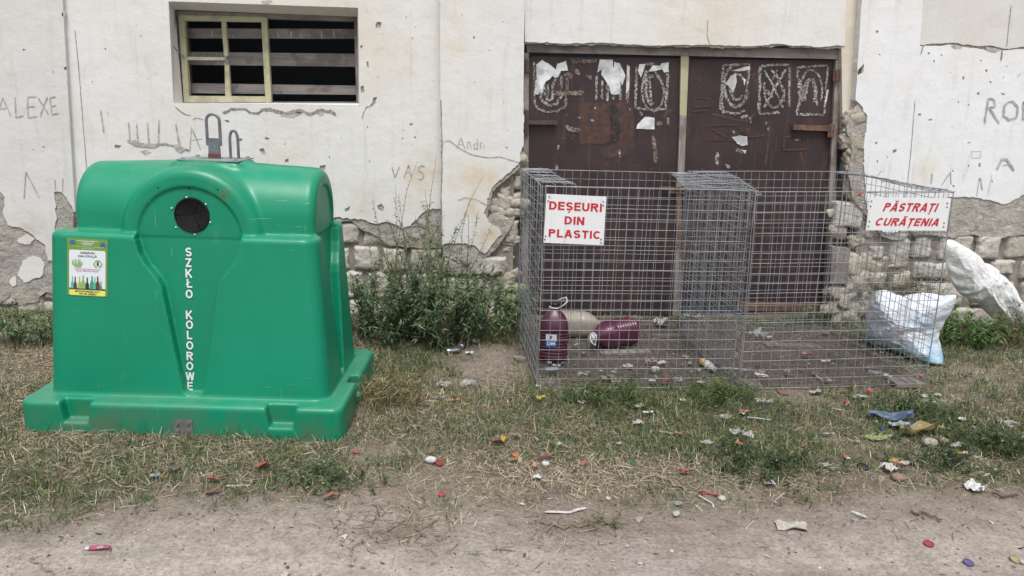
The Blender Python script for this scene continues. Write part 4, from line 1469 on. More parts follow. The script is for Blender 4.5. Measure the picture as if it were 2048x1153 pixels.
m_ = MB()
st_poly(m_, rr_(0, 0, 1, 1, .01), .002, 0)
m_.build('sticker', plain('sticker_green', (0.155, 0.27, 0.055), 0.45), BIN)
STK = bpy.data.objects['sticker']
cols = [(0.66, 0.71, 0.76), (0.70, 0.68, 0.16), (0.02, 0.03, 0.05), (0.42, 0.06, 0.12), (0.04, 0.30, 0.13), (0.10, 0.05, 0.04), (0.32, 0.42, 0.06), (0.10, 0.42, 0.36), (0.03, 0.13, 0.30), (0.25, 0.40, 0.14), (0.75, 0.8, 0.78)]
pm = MB()
st_poly(pm, rr_(.05, .20, .95, .885, .05), .0028, 0)
st_poly(pm, rr_(.05, .895, .95, .99, .04), .0028, 1)
for (c, u) in (((.13, .06), 0), ((.88, .085), 1)):
    st_poly(pm, [(c[0] + .06 * math.cos(t * .5236), c[1] + .03 * math.sin(t * .5236)) for t in range(12)], .0028, 8)
    st_poly(pm, [(c[0] - .09, c[1] + .015), (c[0] + .09, c[1] + .025), (c[0] + .06, c[1] + .045), (c[0] - .05, c[1] + .04)], .003, 8)
st_text(pm, 'COLECTAREA SEPARATĂ', .25, .76, .052, .018, .0028, 10)
st_text(pm, 'A DEȘEURILOR', .35, .66, .084, .018, .0028, 10)
st_text(pm, 'DIN STICLĂ', .38, .62, .112, .018, .0028, 10)
st_text(pm, 'str. Ștefan cel Mare, or. Vulcănești', .12, .90, .148, .012, .0028, 10, 0)
st_text(pm, 'Primăria', .38, .67, .178, .012, .0028, 10, 0)
st_text(pm, 'DEȘEURI', .33, .68, .262, .034, .0036, 2)
st_text(pm, 'DIN STICLĂ', .28, .74, .322, .034, .0036, 2)
st_text(pm, 'ACEASTĂ PUBELĂ ESTE DESTINATĂ', .17, .83, .538, .016, .0036, 3)
st_text(pm, 'DOAR PENTRU STICLĂ', .23, .78, .572, .021, .0036, 3)
st_text(pm, 'ESTE INTERZIS ALT', .20, .80, .932, .026, .0036, 2, .03)
st_text(pm, 'TIP DE DEȘEU', .29, .73, .974, .026, .0036, 2, .03)
# crate of bottles and the three arrows
st_poly(pm, [(.13, .37), (.36, .37), (.38, .45), (.33, .50), (.20, .50), (.12, .45)], .0034, 10)
st_poly(pm, [(.13, .375), (.16, .375), (.17, .44), (.34, .44), (.37, .38), (.385, .45), (.335, .505), (.20, .505), (.115, .45)], .0036, 9)
for k in range(4):
    st_poly(pm, [(.19 + k * .04, .44), (.19 + k * .04, .38), (.20 + k * .04, .345), (.21 + k * .04, .38), (.215 + k * .04, .44)], .004, (5, 6, 4, 2)[k])
for a in (90, 210, 330):
    c0 = (.76 + .085 * math.cos(math.radians(a)), .43 - .05 * math.sin(math.radians(a)))
    d = a - 90
    pts = [(-.08, .018), (-.05, -.018), (.045, -.018), (.08, .014), (.03, .024), (.02, .008), (-.03, .008), (-.045, .026)]
    c_, s_ = math.cos(math.radians(-d)), math.sin(math.radians(-d))
    st_poly(pm, [(c0[0] + (p[0] * c_ - p[1] * 1.4 * s_), c0[1] + (p[0] * s_ * .7 + p[1] * c_ * 1.0)) for p in pts], .0036, 9)
st_poly(pm, [(.735, .46), (.735, .42), (.75, .39), (.77, .39), (.785, .42), (.785, .46)], .0038, 2)
# row of bottles
st_poly(pm, [(.06, .862), (.94, .862), (.94, .884), (.06, .884)], .0034, 2)
for u, w, top, c in [(p_[0], p_[1] * 1.5, p_[2], p_[3]) for p_ in [(.13, .05, .66, 7), (.20, .06, .67, 5), (.31, .05, .66, 6), (.40, .075, .64, 9), (.50, .06, .67, 2), (.49, .05, .74, 10), (.62, .075, .645, 4), (.69, .05, .665, 7), (.76, .07, .645, 5), (.84, .045, .72, 4)]]:
    st_poly(pm, [(u - w * .16, top), (u + w * .16, top), (u + w * .18, top + .08), (u + w * .5, top + .13), (u + w * .5, .872), (u - w * .5, .872), (u - w * .5, top + .13), (u - w * .18, top + .08)], .0036 + u * .0006, c)
pm.build('printed_panel', [plain('print_%d' % i, c, 0.4) for i, c in enumerate(cols)], STK)

# lifting gear on the roof
tz = L(432, 312, 1, YC)[2]
c0 = L(432, 312, 1, YC)
m_ = MB()
pl = [(c0[0] - .13, YC - .10), (c0[0] + .13, YC - .10), (c0[0] + .13, YC + .10), (c0[0] - .13, YC + .10)]
m_.box((pl[0][0], pl[0][1], 1.1005), (pl[2][0], pl[2][1], 1.1055))
for sx_ in (-1, 1):
    for sy_ in (-1, 1):
        m_.tube([(c0[0] + sx_ * .11, YC + sy_ * .08, 1.105), (c0[0] + sx_ * .11, YC + sy_ * .08, 1.112)], .009, 6)
m_.build('lifting_plate', plain('dull_zinc', (0.36, 0.38, 0.40), 0.6, (0.26, 0.275, 0.29), 15, .2, 60, metal=.4), BIN)


def arch_loop(xl, xr, zb, zt, y, r, flat=.0):
    w = (xr - xl) / 2
    pts = [np.array([xl, y, zb])]
    for k in range(13):
        t = math.pi * (1 - k / 12)
        pts.append(np.array([(xl + xr) / 2 + w * math.cos(t), y, zt - w * (1.0 + flat) + w * (1.0 + flat) * math.sin(t)]))
    pts.append(np.array([xr, y, zb]))
    return pts


z_ = lambda a, b: L(a, b, 1, YC)
m_ = MB()
q0, q1, qt, qb = z_(415, 285), z_(441, 285), z_(428, 229), z_(428, 292)
m_.tube(arch_loop(q0[0], q1[0], qb[2], qt[2], YC, .0065), .0065, 8)
m_.box((q0[0] + .004, YC - .006, z_(428, 300)[2]), (q1[0] - .004, YC + .006, z_(428, 277)[2]))
m_.box((z_(418, 300)[0], YC - .008, 1.09), (z_(440, 300)[0], YC + .008, z_(428, 299)[2]))
m_.build('lifting_loop', M_STEEL, BIN, False)
m_ = MB()
m_.box((z_(417.5, 311)[0], YC - .0095, 1.105), (z_(440.5, 311)[0], YC + .0095, z_(428, 308)[2]))
m_.build('loop_collar', plain('red_paint', (0.16, 0.035, 0.04), 0.7), bpy.data.objects['lifting_loop'])
m_ = MB()
q0, q1, qt = z_(458, 311), z_(474, 311), z_(465, 262)
m_.tube(arch_loop(q0[0], q1[0], 1.09, qt[2], YC + .02, .006, 1.2), .006, 8)
m_.build('lifting_loop', M_STEEL, BIN)
# anchor plate at the foot
m_ = MB()
a, b = L(347, 840, 1, -.004), L(387, 876, 1, -.004)
m_.box((a[0], -.006, b[2]), (b[0], .006, a[2]))
for fx, fz in ((.22, .82), (.78, .84), (.2, .42), (.8, .42)):
    x, z = a[0] + (b[0] - a[0]) * fx, b[2] + (a[2] - b[2]) * fz
    m_.tube([(x, -.005, z), (x, -.012, z)], .008, 6)
m_.build('anchor_plate', plain('grey_iron', (0.13, 0.125, 0.125), 0.7, (0.20, 0.19, 0.185), 20, 0.4, 60, metal=0.3), BIN)

# ---------------------------------------------------------------- welded mesh cages
def wire_mat():
    m, t, b = new_mat('galvanised_wire')
    p = pos(t)
    c = mixc(t, ramp(t, noise(t, 9, 4, 0.6, p), 0.3, 0.7), (0.25, 0.268, 0.295), (0.36, 0.378, 0.40))
    c = mixc(t, math_(t, 'MULTIPLY', ramp(t, noise(t, 4, 6, 0.75, p), 0.52, 0.68), 0.7), c, (0.17, 0.115, 0.085))
    t.links.new(c, b.inputs['Base Color'])
    b.inputs['Metallic'].default_value = 0.35
    b.inputs['Roughness'].default_value = 0.5
    return m


M_WIRE = wire_mat()
M_DULLWIRE = plain('muddy_wire', (0.17, 0.15, 0.135), .8, (0.10, 0.085, 0.075), 20, metal=.1)
M_FOOT = plain('weathered_foot_board', (0.21, 0.18, 0.165), 0.9, (0.14, 0.12, 0.11), 20, 0.5, 60)
RWIRE = .0015


def cage(loc, yaw, tilt, lean, W, D, label, seed):
    root = thing('wire_cage', label, 'cage', loc, (-lean, tilt, yaw), 'welded mesh cages for waste')
    rg = np.random.default_rng(seed)

    def panel(name, o, u, v, nu, nv, nrm, u2=None, mat=None):
        o, u, v, nrm = map(lambda a: np.array(a, float), (o, u, v, nrm))
        mb = MB()
        u2 = u if u2 is None else np.array(u2, float)

        def wob(p, s):
            return p + nrm * .009 * float(vnoise(s * 3.1, p.sum() * 2.0, seed)) + (nrm * .012 + np.array([.003, 0, .003])) * float(fbm(p[0] * 3, p[1] * 3, p[2] * 3 + seed))
        for i in range(nu + 1):
            f = i / nu
            r = RWIRE * (1.5 if i in (0, nu) else 1.0)
            a = [wob(o + (u * (1 - t) + u2 * t) * f + v * t, i) for t in np.linspace(0, 1, 6)]
            mb.tube(a, r, 5, cap=False)
        for j in range(nv + 1):
            f = j / nv
            r = RWIRE * (1.5 if j in (0, nv) else 1.0)
            a = [wob(o + v * f + (u * (1 - f) + u2 * f) * t, j + 40) + nrm * RWIRE * 1.6 for t in np.linspace(0, 1, 6)]
            mb.tube(a, r, 5, cap=False)
        return mb.build(name, mat or M_WIRE, root, True)
    nW, nD, H = int(round(W / .05)), int(round(D / .05)), 1.0
    panel('front_panel', (0, 0, 0), (W, 0, 0), (0, 0, H), nW, 20, (0, -1, 0))
    panel('back_panel', (0, D, 0), (W, 0, 0), (0, 0, H), nW, 20, (0, -1, 0))
    panel('side_panel', (0, 0, 0), (0, D, 0), (0, 0, H), nD, 20, (-1, 0, 0))
    panel('side_panel', (W, 0, 0), (0, D, 0), (0, 0, H), nD, 20, (1, 0, 0))
    panel('floor_panel', (0, 0, .012), (W, 0, 0), (0, D, 0), nW, nD, (0, 0, 1), mat=M_DULLWIRE)
    return root, panel


CL, panL = cage((0.421, 3.612, 0.004), .027, -.003, .006, 1.0, .973, 'left mesh cage holding maroon jugs, joined to the other cage', 1)
panL('top_strip', (0, 0, 1.0), (.15, 0, 0), (0, .973, 0), 3, 20, (0, 0, 1))
panL('top_strip', (1.0, 0, 1.0), (-.32, 0, 0), (0, .973, 0), 6, 20, (0, 0, 1), (-.11, 0, 0))
CRR, panR = cage((1.452, 3.615, 0.004), .025, -.022, -.006, 1.0, 1.035, 'right mesh cage with open top and a white bag leaning on its side', 2)
panR('top_strip', (0, 0, 1.0), (.03, 0, 0), (0, 1.035, 0), 4, 20, (0, 0, 1), (.22, 0, 0))
panR('top_strip', (.93, 0, 1.0), (.07, 0, 0), (0, 1.035, 0), 2, 20, (0, 0, 1))
for root, spots in ((CL, [(.0, .13), (.86, .998)]), (CRR, [(.0, .13), (.84, .998)])):
    for a, b in spots:
        m_ = MB()
        m_.box((a, -.012, -.014), (b, .10, .006))
        m_.build('foot_board', M_FOOT, root)
m_ = MB()
for k in range(9):
    z0 = .04 + k * .11
    pts = [np.array([1.0 + .016 * math.cos(t), .0 + .012 * math.sin(t), z0 + .004 * t]) for t in np.linspace(0, 9.4, 16)]
    m_.tube(pts, .0016, 4)
m_.build('tie_wire', M_WIRE, CL)
m_ = MB()
pts = [np.array([.43 + t * .57, -.010 - .004 * math.sin(t * 40), 1.003 - .008 * math.sin(t * 3)]) for t in np.linspace(0, 1, 40)]
m_.tube(pts, .0022, 5)
m_.build('tie_wire', M_WIRE, CRR)
m_ = MB()
m_.tube([np.array([.505, -.016, .992]), np.array([.515, -.02, .985])], .007, 6)
m_.build('red_clip', plain('red_plastic_clip', (0.45, 0.03, 0.03), 0.5), CRR)

# ---- signs wired to the cages
def sign_mat():
    m, t, b = new_mat('white_sign_sheet')
    p = pos(t)
    s1 = noise(t, 1, 5, 0.65, mapping(t, p, (60, 60, 5)))
    c = mixc(t, math_(t, 'MULTIPLY', ramp(t, s1, 0.52, 0.72), .5), (0.74, 0.755, 0.775), (0.50, 0.48, 0.44))
    c = mixc(t, math_(t, 'MULTIPLY', ramp(t, noise(t, 90, 4, .7, p), 0.62, 0.70), .5), c, (0.36, 0.34, 0.31))
    t.links.new(c, b.inputs['Base Color'])
    b.inputs['Roughness'].default_value = 0.45
    bump(t, b, noise(t, 9, 3, .5, p), 0.12, 0.01)
    return m


M_SIGN = sign_mat()
M_RED = plain('red_sign_letter', (0.50, 0.022, 0.035), 0.5)
M_SCREW = plain('sign_screw', (0.10, 0.10, 0.11), 0.5, metal=0.6)


def sign(name, label, quad, y, lines, screws, shear, yaw, drips=()):
    Q = []
    for a, b in quad:
        d = ray(a, b)
        n = np.array([math.sin(yaw), -math.cos(yaw), 0])      # front normal of the sheet
        p0 = np.array([0.421, y, 0])
        Q.append(CO + d * (n.dot(p0 - CO) / n.dot(d)))
    Q = [np.array(q) for q in Q]
    root = thing(name, label, 'sign', tuple(Q[3]), (0, 0, 0))
    n = np.cross(Q[1] - Q[0], Q[3] - Q[0])
    n /= np.linalg.norm(n)
    if n[1] > 0:
        n = -n
    off = Q[3]

    def uv(u, v, lift=0.0):
        a = Q[0] * (1 - u) + Q[1] * u
        b = Q[3] * (1 - u) + Q[2] * u
        return a * (1 - v) + b * v + n * lift - off
    mb = MB()
    fr = []
    for u, v in [(0, 1), (1, 1), (1, 0), (0, 0)]:
        fr.append(uv(u, v))
    mb.prism(fr, -n * .003)
    mb.build('board', M_SIGN, root)
    lb = MB()
    for s, u0, u1, vb, vt in lines:
        vv, f = block_text(s, .21, shear, .13)
        w = vv[:, 0].max()
        lb.add([uv(u0 + (u1 - u0) * a / w, vb + (vt - vb) * b, .0008 + .00012 * k) for a, b, k in vv], f)
    lb.build('lettering', M_RED, root)
    for u, v in screws:
        mb = MB()
        c = uv(u, v)
        mb.tube([c, c + n * .0025], .0035, 8)
        mb.build('screw', M_SCREW, root)
    return root


sign('waste_sign', 'white square sign with three red lines of capitals on the left cage', [(1093, 388), (1213, 394), (1207, 491), (1087, 486)], 3.588,
     [('DEȘEURI', .055, .935, .315, .145), ('DIN', .325, .655, .60, .435), ('PLASTIC', .075, .93, .875, .71)],
     [(.05, .06), (.035, .14), (.95, .10), (.955, .18), (.03, .86), (.02, .93), (.95, .88), (.955, .95)], 0.0, .027)
sign('tidiness_sign', 'wide white sign with two red slanted lines on the right cage', [(1739, 395), (1902, 397), (1893, 462), (1732, 461)], 3.562,
     [('PĂSTRAȚI', .175, .865, .42, .16), ('CURĂȚENIA', .095, .885, .86, .62)],
     [(.03, .12), (.025, .27), (.96, .15), (.965, .27), (.03, .73), (.025, .88), (.955, .76), (.955, .88)], .32, .025)
# ---------------------------------------------------------------- ground
edge_px = [(-300, 1060), (0, 1035), (180, 1010), (330, 985), (520, 985), (700, 975), (860, 985), (1000, 985), (1180, 995), (1400, 985), (1560, 975), (1700, 955), (1850, 962), (2048, 965), (2400, 970)]
EX, EY = np.array([G(a, b)[:2] for a, b in edge_px]).T


def blob(x, y, px, py, r, asp=1.0):
    q = G(px, py)
    return np.exp(-(((x - q[0]) / r) ** 2 + ((y - q[1]) / (r * asp)) ** 2))


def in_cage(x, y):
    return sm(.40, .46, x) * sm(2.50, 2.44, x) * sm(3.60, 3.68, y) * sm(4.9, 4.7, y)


def turf(x, y):
    """0 bare dirt .. 1 grown over"""
    e = np.interp(x, EX, EY)
    t = sm(-.20, .24, y - e + .13 * fbm(x * 2.2, y * 3.0, 1.0, 4) + .05 * fbm(x * 9, y * 9, 4.0, 3))
    bare = 1.0 * blob(x, y, 1000, 712, .24, 1.2) + .8 * blob(x, y, 950, 745, .2) + .6 * blob(x, y, 740, 905, .18) + .9 * blob(x, y, 1590, 793, .25, .5) + .5 * blob(x, y, 1740, 900, .25) + .8 * blob(x, y, 1960, 745, .3) + .5 * blob(x, y, 1850, 780, .25) + .35 * blob(x, y, 860, 915, .3)
    return np.clip(t - bare, 0, 1) * (1 - .93 * in_cage(x, y))


def zrel(x, y):
    e = np.interp(x, EX, EY)
    z = .010 * fbm(x * 1.7, y * 1.7, 2.0, 3) + .006 * fbm(x * 7, y * 9, 7.0, 4) + .0035 * fbm(x * 26, y * 30, 9.0, 4) * sm(.1, -.1, y - e + .1) + .004 * fbm(x * 2.0, y * 24, 5.0, 3) * sm(0, -.2, y - e)
    return z - .004


xs = np.concatenate([[-80, -40, -20, -10, -6, -4.6], np.arange(-4.0, 5.45, .0185), [6, 7, 8, 12, 20, 40, 80]])
ysg = np.concatenate([[-80, -40, -20, -10, -5, -2, 0, .8, 1.2], np.arange(1.5, 5.06, .0165), [5.4, 6, 8, 12, 20, 40, 80]])
X, Y = np.meshgrid(xs, ysg)
core = sm(-4.6, -4.0, X) * sm(6, 5.4, X) * sm(1.2, 1.6, Y)
Z = zrel(X, Y) * core
V = np.stack([X, Y, Z], -1).reshape(-1, 3)
nx = len(xs)
i = np.arange(len(ysg) - 1)[:, None] * nx + np.arange(nx - 1)[None]
F = np.stack([i, i + 1, i + nx + 1, i + nx], -1).reshape(-1, 4)
T = turf(X, Y)
dirt = np.stack([np.full(X.shape, c) for c in (.44, .395, .362)], -1) * (1 + .22 * fbm(X * 1.6, Y * 2.4, 3.0, 5) + .20 * fbm(X * .8 + Y, Y * 9, 6.0, 4) + .16 * fbm(X * .5, Y * 3.2, 16.0, 2))[..., None]
e_ = Y - np.interp(X, EX, EY)
brown = np.array([.265, .222, .188])
w = np.clip(sm(-.45, .0, e_ + .25 * fbm(X * 1.5, Y * 2.5, 8.0, 4)) * .75 + .8 * blob(X, Y, 800, 1065, .16, .55) + .6 * blob(X, Y, 1130, 1060, .2, .3) + .7 * blob(X, Y, 1640, 985, .22, .4) + .35 * blob(X, Y, 1800, 1040, .3, .3), 0, 1)[..., None]
c = dirt * (1 - w) + brown * w
soil = np.array([.115, .092, .066])
c = c * (1 - .8 * T[..., None]) + soil * .8 * T[..., None]
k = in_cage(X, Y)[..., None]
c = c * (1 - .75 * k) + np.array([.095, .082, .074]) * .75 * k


def ground_mat():
    m, t, b = new_mat('earth')
    p = pos(t)
    at = N(t, 'ShaderNodeAttribute')
    at.attribute_name = 'col'
    c = mixc(t, 0.75, at.outputs['Color'], mixc(t, ramp(t, noise(t, 9, 8, 0.7, p), 0.3, 0.7), (0.62, 0.60, 0.58), (1, 1, 1)), 'MULTIPLY')
    c = mixc(t, 0.9, c, mixc(t, ramp(t, noise(t, 70, 5, 0.75, p), 0.3, 0.65), (0.62, 0.60, 0.58), (1.12, 1.1, 1.08)), 'MULTIPLY')
    c = mixc(t, math_(t, 'MULTIPLY', ramp(t, noise(t, 160, 3, 0.6, p), 0.63, 0.71), 0.35), c, (0.12, 0.10, 0.085))
    c = mixc(t, math_(t, 'MULTIPLY', ramp(t, noise(t, 95, 3, 0.6, p), 0.67, 0.73), 0.3), c, (0.50, 0.46, 0.42))
    t.links.new(c, b.inputs['Base Color'])
    b.inputs['Roughness'].default_value = 1.0
    b.inputs['Specular IOR Level'].default_value = 0.1
    n1 = bump(t, b, noise(t, 30, 7, 0.7, p), 0.8, 0.014)
    bump(t, b, noise(t, 150, 5, 0.75, p), 0.7, 0.005, n1)
    return m


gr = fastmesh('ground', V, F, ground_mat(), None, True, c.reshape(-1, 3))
tag(gr, kind='structure')


def attr_mat(name, rough=0.8, trans=0.0):
    m, t, b = new_mat(name)
    at = N(t, 'ShaderNodeAttribute')
    at.attribute_name = 'col'
    t.links.new(at.outputs['Color'], b.inputs['Base Color'])
    b.inputs['Roughness'].default_value = rough
    b.inputs['Specular IOR Level'].default_value = 0.25
    if trans:
        b.inputs['Subsurface Weight'].default_value = 0.0
    return m


M_BLADE = attr_mat('grass_blade', 0.75)


def blades(P0, Ln, Wd, az, el, curl, colr, twist=None):
    """curved tapering blades: root, length, width, heading, elevation, droop"""
    n = len(P0)
    d = np.stack([np.cos(az) * np.cos(el), np.sin(az) * np.cos(el), np.sin(el)], 1)
    side = np.stack([-np.sin(az), np.cos(az), np.zeros(n)], 1)
    if twist is not None:
        up = np.cross(d, side)
        side = side * np.cos(twist)[:, None] + up * np.sin(twist)[:, None]
    V = []
    for s, wv in ((0, .7), (.38, 1.0), (.72, .7)):
        c = P0 + d * (Ln * s)[:, None] - np.array([0, 0, 1]) * (curl * Ln * s * s)[:, None] + side * (curl * Ln * .25 * s * s)[:, None]
        V.append(c - side * (Wd * wv / 2)[:, None])
        V.append(c + side * (Wd * wv / 2)[:, None])
    V.append(P0 + d * Ln[:, None] - np.array([0, 0, 1]) * (curl * Ln)[:, None] + side * (curl * Ln * .25)[:, None])
    V = np.stack(V, 1)
    V[:, :, 2] = np.maximum(V[:, :, 2], P0[:, None, 2] + .0008)
    o = np.arange(n)[:, None] * 7
    q = np.concatenate([o + np.array([[0, 1, 3, 2]]), o + np.array([[2, 3, 5, 4]])])
    t = o + np.array([[4, 5, 6]])
    C = np.repeat(colr, 7, axis=0)
    return V.reshape(-1, 3), [q, t], C


def bin_foot(x, y, g=0.0):
    lx = (x - BINP[0]) * cb + (y - BINP[1]) * sb_
    ly = -(x - BINP[0]) * sb_ + (y - BINP[1]) * cb
    return (lx > -g) & (lx < 1.29 + g) & (ly > -g) & (ly < .82 + g)


def greenness(x, y):
    g = .58 + .60 * fbm(x * 1.3, y * 1.6, 21.0, 3) + .25 * fbm(x * 6, y * 6, 23.0, 2)
    for px, py, r, a, k in [(1220, 800, .35, .5, .6), (1440, 800, .30, .5, .6), (1350, 850, .4, .5, .3), (1500, 920, .25, .5, .5), (1950, 880, .3, .6, .5), (1830, 830, .3, .6, .4), (640, 945, .25, .4, .5), (820, 740, .3, .6, .5), (1420, 870, .5, .5, .25), (450, 885, .5, .3, .25),
                        (780, 820, .3, .6, -.35), (60, 740, .4, .7, -.6), (830, 880, .4, .5, -.2), (1000, 950, .6, .25, -.55), (300, 950, .5, .4, -.15), (1300, 950, .6, .2, -.55), (60, 880, .4, .5, -.1), (1780, 790, .3, .5, .2)]:
        g = g + k * blob(x, y, px, py, r, a)
    return np.clip(g, 0, 1)


def scatter(n, fn, x0=-3.9, x1=5.3, y0=1.6, y1=4.95):
    out = []
    tot = 0
    while tot < n:
        x, y = rng.uniform(x0, x1, n), rng.uniform(y0, y1, n)
        k = (rng.random(n) < fn(x, y)) & ~bin_foot(x, y, -.01)
        out.append(np.stack([x[k], y[k]], 1))
        tot += k.sum()
    return np.concatenate(out)[:n]


def roots(p):
    return np.stack([p[:, 0], p[:, 1], zrel(p[:, 0], p[:, 1]) - .002], 1)


def shade(n, base, var):
    c = np.array(base)[None] * (1 + var * rng.normal(size=(n, 1)))
    return np.clip(c + .012 * rng.normal(size=(n, 3)) * np.array(base)[None] * 4, .004, 1)


# green blades in tufts
n = 170000
cen = scatter(10500, lambda x, y: turf(x, y) * np.clip(greenness(x, y), 0.03, 1))
pick = rng.integers(0, len(cen), n)
pp = cen[pick] + rng.normal(size=(n, 2)) * .022
pp = pp[~bin_foot(pp[:, 0], pp[:, 1], -.01)]
n = len(pp)
tl = (.55 + .9 * rng.random(len(cen)))[pick[:n]]
Ln = tl * rng.uniform(.025, .075, n)
c = np.where(rng.random((n, 1)) < .22, shade(n, (.25, .225, .11), .25), shade(n, (.095, .138, .058), .30))
c = np.where(rng.random((n, 1)) < .3, shade(n, (.055, .088, .040), .25), c)
v, f, cc = blades(roots(pp), Ln, rng.uniform(.0014, .0032, n), rng.uniform(0, 6.283, n), rng.uniform(.25, 1.45, n), rng.uniform(0, .7, n), c, rng.uniform(-.8, .8, n))
tag(fastmesh('grass', v, f, M_BLADE, None, True, cc), 'short green grass tufts growing round the bin and cages', 'grass', kind='stuff')
# dry straw, mostly lying
n = 145000
pp = scatter(n, lambda x, y: np.clip(turf(x, y) * (1.08 - greenness(x, y)), 0, 1) + .16 * sm(-.35, .1, y - np.interp(x, EX, EY) + .2 * fbm(x * 3, y * 3, 31.0, 3)) * (1 - in_cage(x, y)) + .004 + .012 * in_cage(x, y) + .16 * blob(x, y, 845, 1055, .13, .8) + .12 * blob(x, y, 740, 1040, .14, .7) + .10 * blob(x, y, 1140, 1072, .16, .5) + .10 * blob(x, y, 1020, 1100, .10, .5) + .10 * blob(x, y, 1640, 985, .18, .5) + .08 * blob(x, y, 140, 1045, .1, .5))
st_ = rng.random(n) < .22
Ln = np.where(st_, rng.uniform(.02, .07, n), rng.uniform(.012, .08, n))
el_ = np.where(st_, rng.uniform(.4, 1.3, n), rng.uniform(.02, .22, n))
c = np.where(rng.random((n, 1)) < .4, shade(n, (.40, .345, .235), .22), shade(n, (.275, .23, .155), .3))
c = np.where(rng.random((n, 1)) < .18, shade(n, (.54, .495, .385), .15), c)
P0 = roots(pp)
P0[:, 2] += rng.uniform(0, .014, n) * turf(pp[:, 0], pp[:, 1])
v, f, cc = blades(P0, Ln, np.where(rng.random(n) < .12, rng.uniform(.002, .0036, n), rng.uniform(.0009, .0021, n)), rng.uniform(0, 6.283, n), el_, rng.uniform(-.05, .35, n), c, rng.uniform(-.5, .5, n))
tag(fastmesh('dry_grass', v, f, M_BLADE, None, True, cc), 'dry yellow grass and straw lying on the ground', 'dry grass', kind='stuff')
# dead leaf bits, chaff and dark specks
n = 16000
pp = scatter(n, lambda x, y: .22 + .5 * turf(x, y) + .9 * blob(x, y, 800, 1065, .2, .6) + .5 * blob(x, y, 1640, 985, .22, .4) + .6 * in_cage(x, y) + .35 * sm(-.4, 0, y - np.interp(x, EX, EY)))
c = np.where(rng.random((n, 1)) < .6, shade(n, (.085, .06, .042), .35), shade(n, (.19, .12, .075), .3))
c = np.where(rng.random((n, 1)) < .08, shade(n, (.50, .48, .45), .2), c)
P0 = roots(pp)
P0[:, 2] += .003
v, f, cc = blades(P0, rng.uniform(.005, .024, n), rng.uniform(.0012, .007, n), rng.uniform(0, 6.283, n), rng.uniform(0, .5, n), rng.uniform(-.2, .4, n), c, rng.uniform(-.6, .6, n))
tag(fastmesh('leaf_litter', v, f, M_BLADE, None, True, cc), 'brown chaff and leaf crumbs scattered on the dirt', 'leaf litter', kind='stuff')
# broken twigs and dead stalks gathered in patches on the dirt
n = 2600
pp = scatter(n, lambda x, y: 1.0 * blob(x, y, 850, 1060, .13, .8) + .8 * blob(x, y, 745, 1045, .15, .7) + .5 * blob(x, y, 1150, 1075, .16, .45) + .5 * blob(x, y, 1000, 1100, .10, .5) + .9 * blob(x, y, 1640, 985, .16, .5) + .4 * blob(x, y, 150, 1045, .12, .4) + .4 * blob(x, y, 1480, 1085, .06, .6) + .4 * blob(x, y, 1860, 1040, .2, .3) + .4 * blob(x, y, 1590, 795, .2, .5) + .03 * sm(-.6, -.1, y - np.interp(x, EX, EY)) + .006)
c = np.where(rng.random((n, 1)) < .6, shade(n, (.105, .085, .068), .3), shade(n, (.34, .28, .20), .25))
P0 = roots(pp)
P0[:, 2] += .003
v, f, cc = blades(P0, rng.uniform(.015, .085, n), rng.uniform(.0013, .0030, n), rng.uniform(0, 6.283, n), rng.uniform(0, .35, n), rng.uniform(-.1, .5, n), c, rng.uniform(-.5, .5, n))
tag(fastmesh('dead_stalks', v, f, M_BLADE, None, True, cc), 'broken dead stalks and twig bits lying in patches on the dirt', 'dead stalks', kind='stuff')
# grit on the dirt
n = 5200
pp = scatter(n, lambda x, y: .75 * (1 - turf(x, y)) * (1 - .6 * in_cage(x, y)) + .05)
r = .0015 + .0065 * rng.random(n) ** 5
oc = np.array([[1, 0, 0], [0, 1, 0], [-1, 0, 0], [0, -1, 0], [0, 0, .7], [0, 0, -.7]], float)
a = rng.uniform(0, 6.28, n)
Vg = oc[None] * r[:, None, None] * rng.uniform(.6, 1.3, (n, 6, 1))
Vg = np.stack([Vg[..., 0] * np.cos(a)[:, None] - Vg[..., 1] * np.sin(a)[:, None], Vg[..., 0] * np.sin(a)[:, None] + Vg[..., 1] * np.cos(a)[:, None], Vg[..., 2]], -1)
Pg = roots(pp)
Pg[:, 2] += .003
Vg = (Vg + Pg[:, None]).reshape(-1, 3)
fo = np.array([[0, 1, 4], [1, 2, 4], [2, 3, 4], [3, 0, 4], [1, 0, 5], [2, 1, 5], [3, 2, 5], [0, 3, 5]])
Fg = (np.arange(n)[:, None, None] * 6 + fo[None]).reshape(-1, 3)
cg = np.repeat(np.where(rng.random((n, 1)) < .5, shade(n, (.33, .29, .26), .2), shade(n, (.20, .17, .145), .25)), 6, axis=0)
tag(fastmesh('gravel', Vg, Fg, M_BLADE, None, False, cg), 'fine grit and tiny stones on the dirt track', 'gravel', kind='stuff')

# ---------------------------------------------------------------- weeds
M_STEM = plain('weed_stem', (0.10, 0.12, 0.05), 0.8, (0.17, 0.14, 0.08), 8)


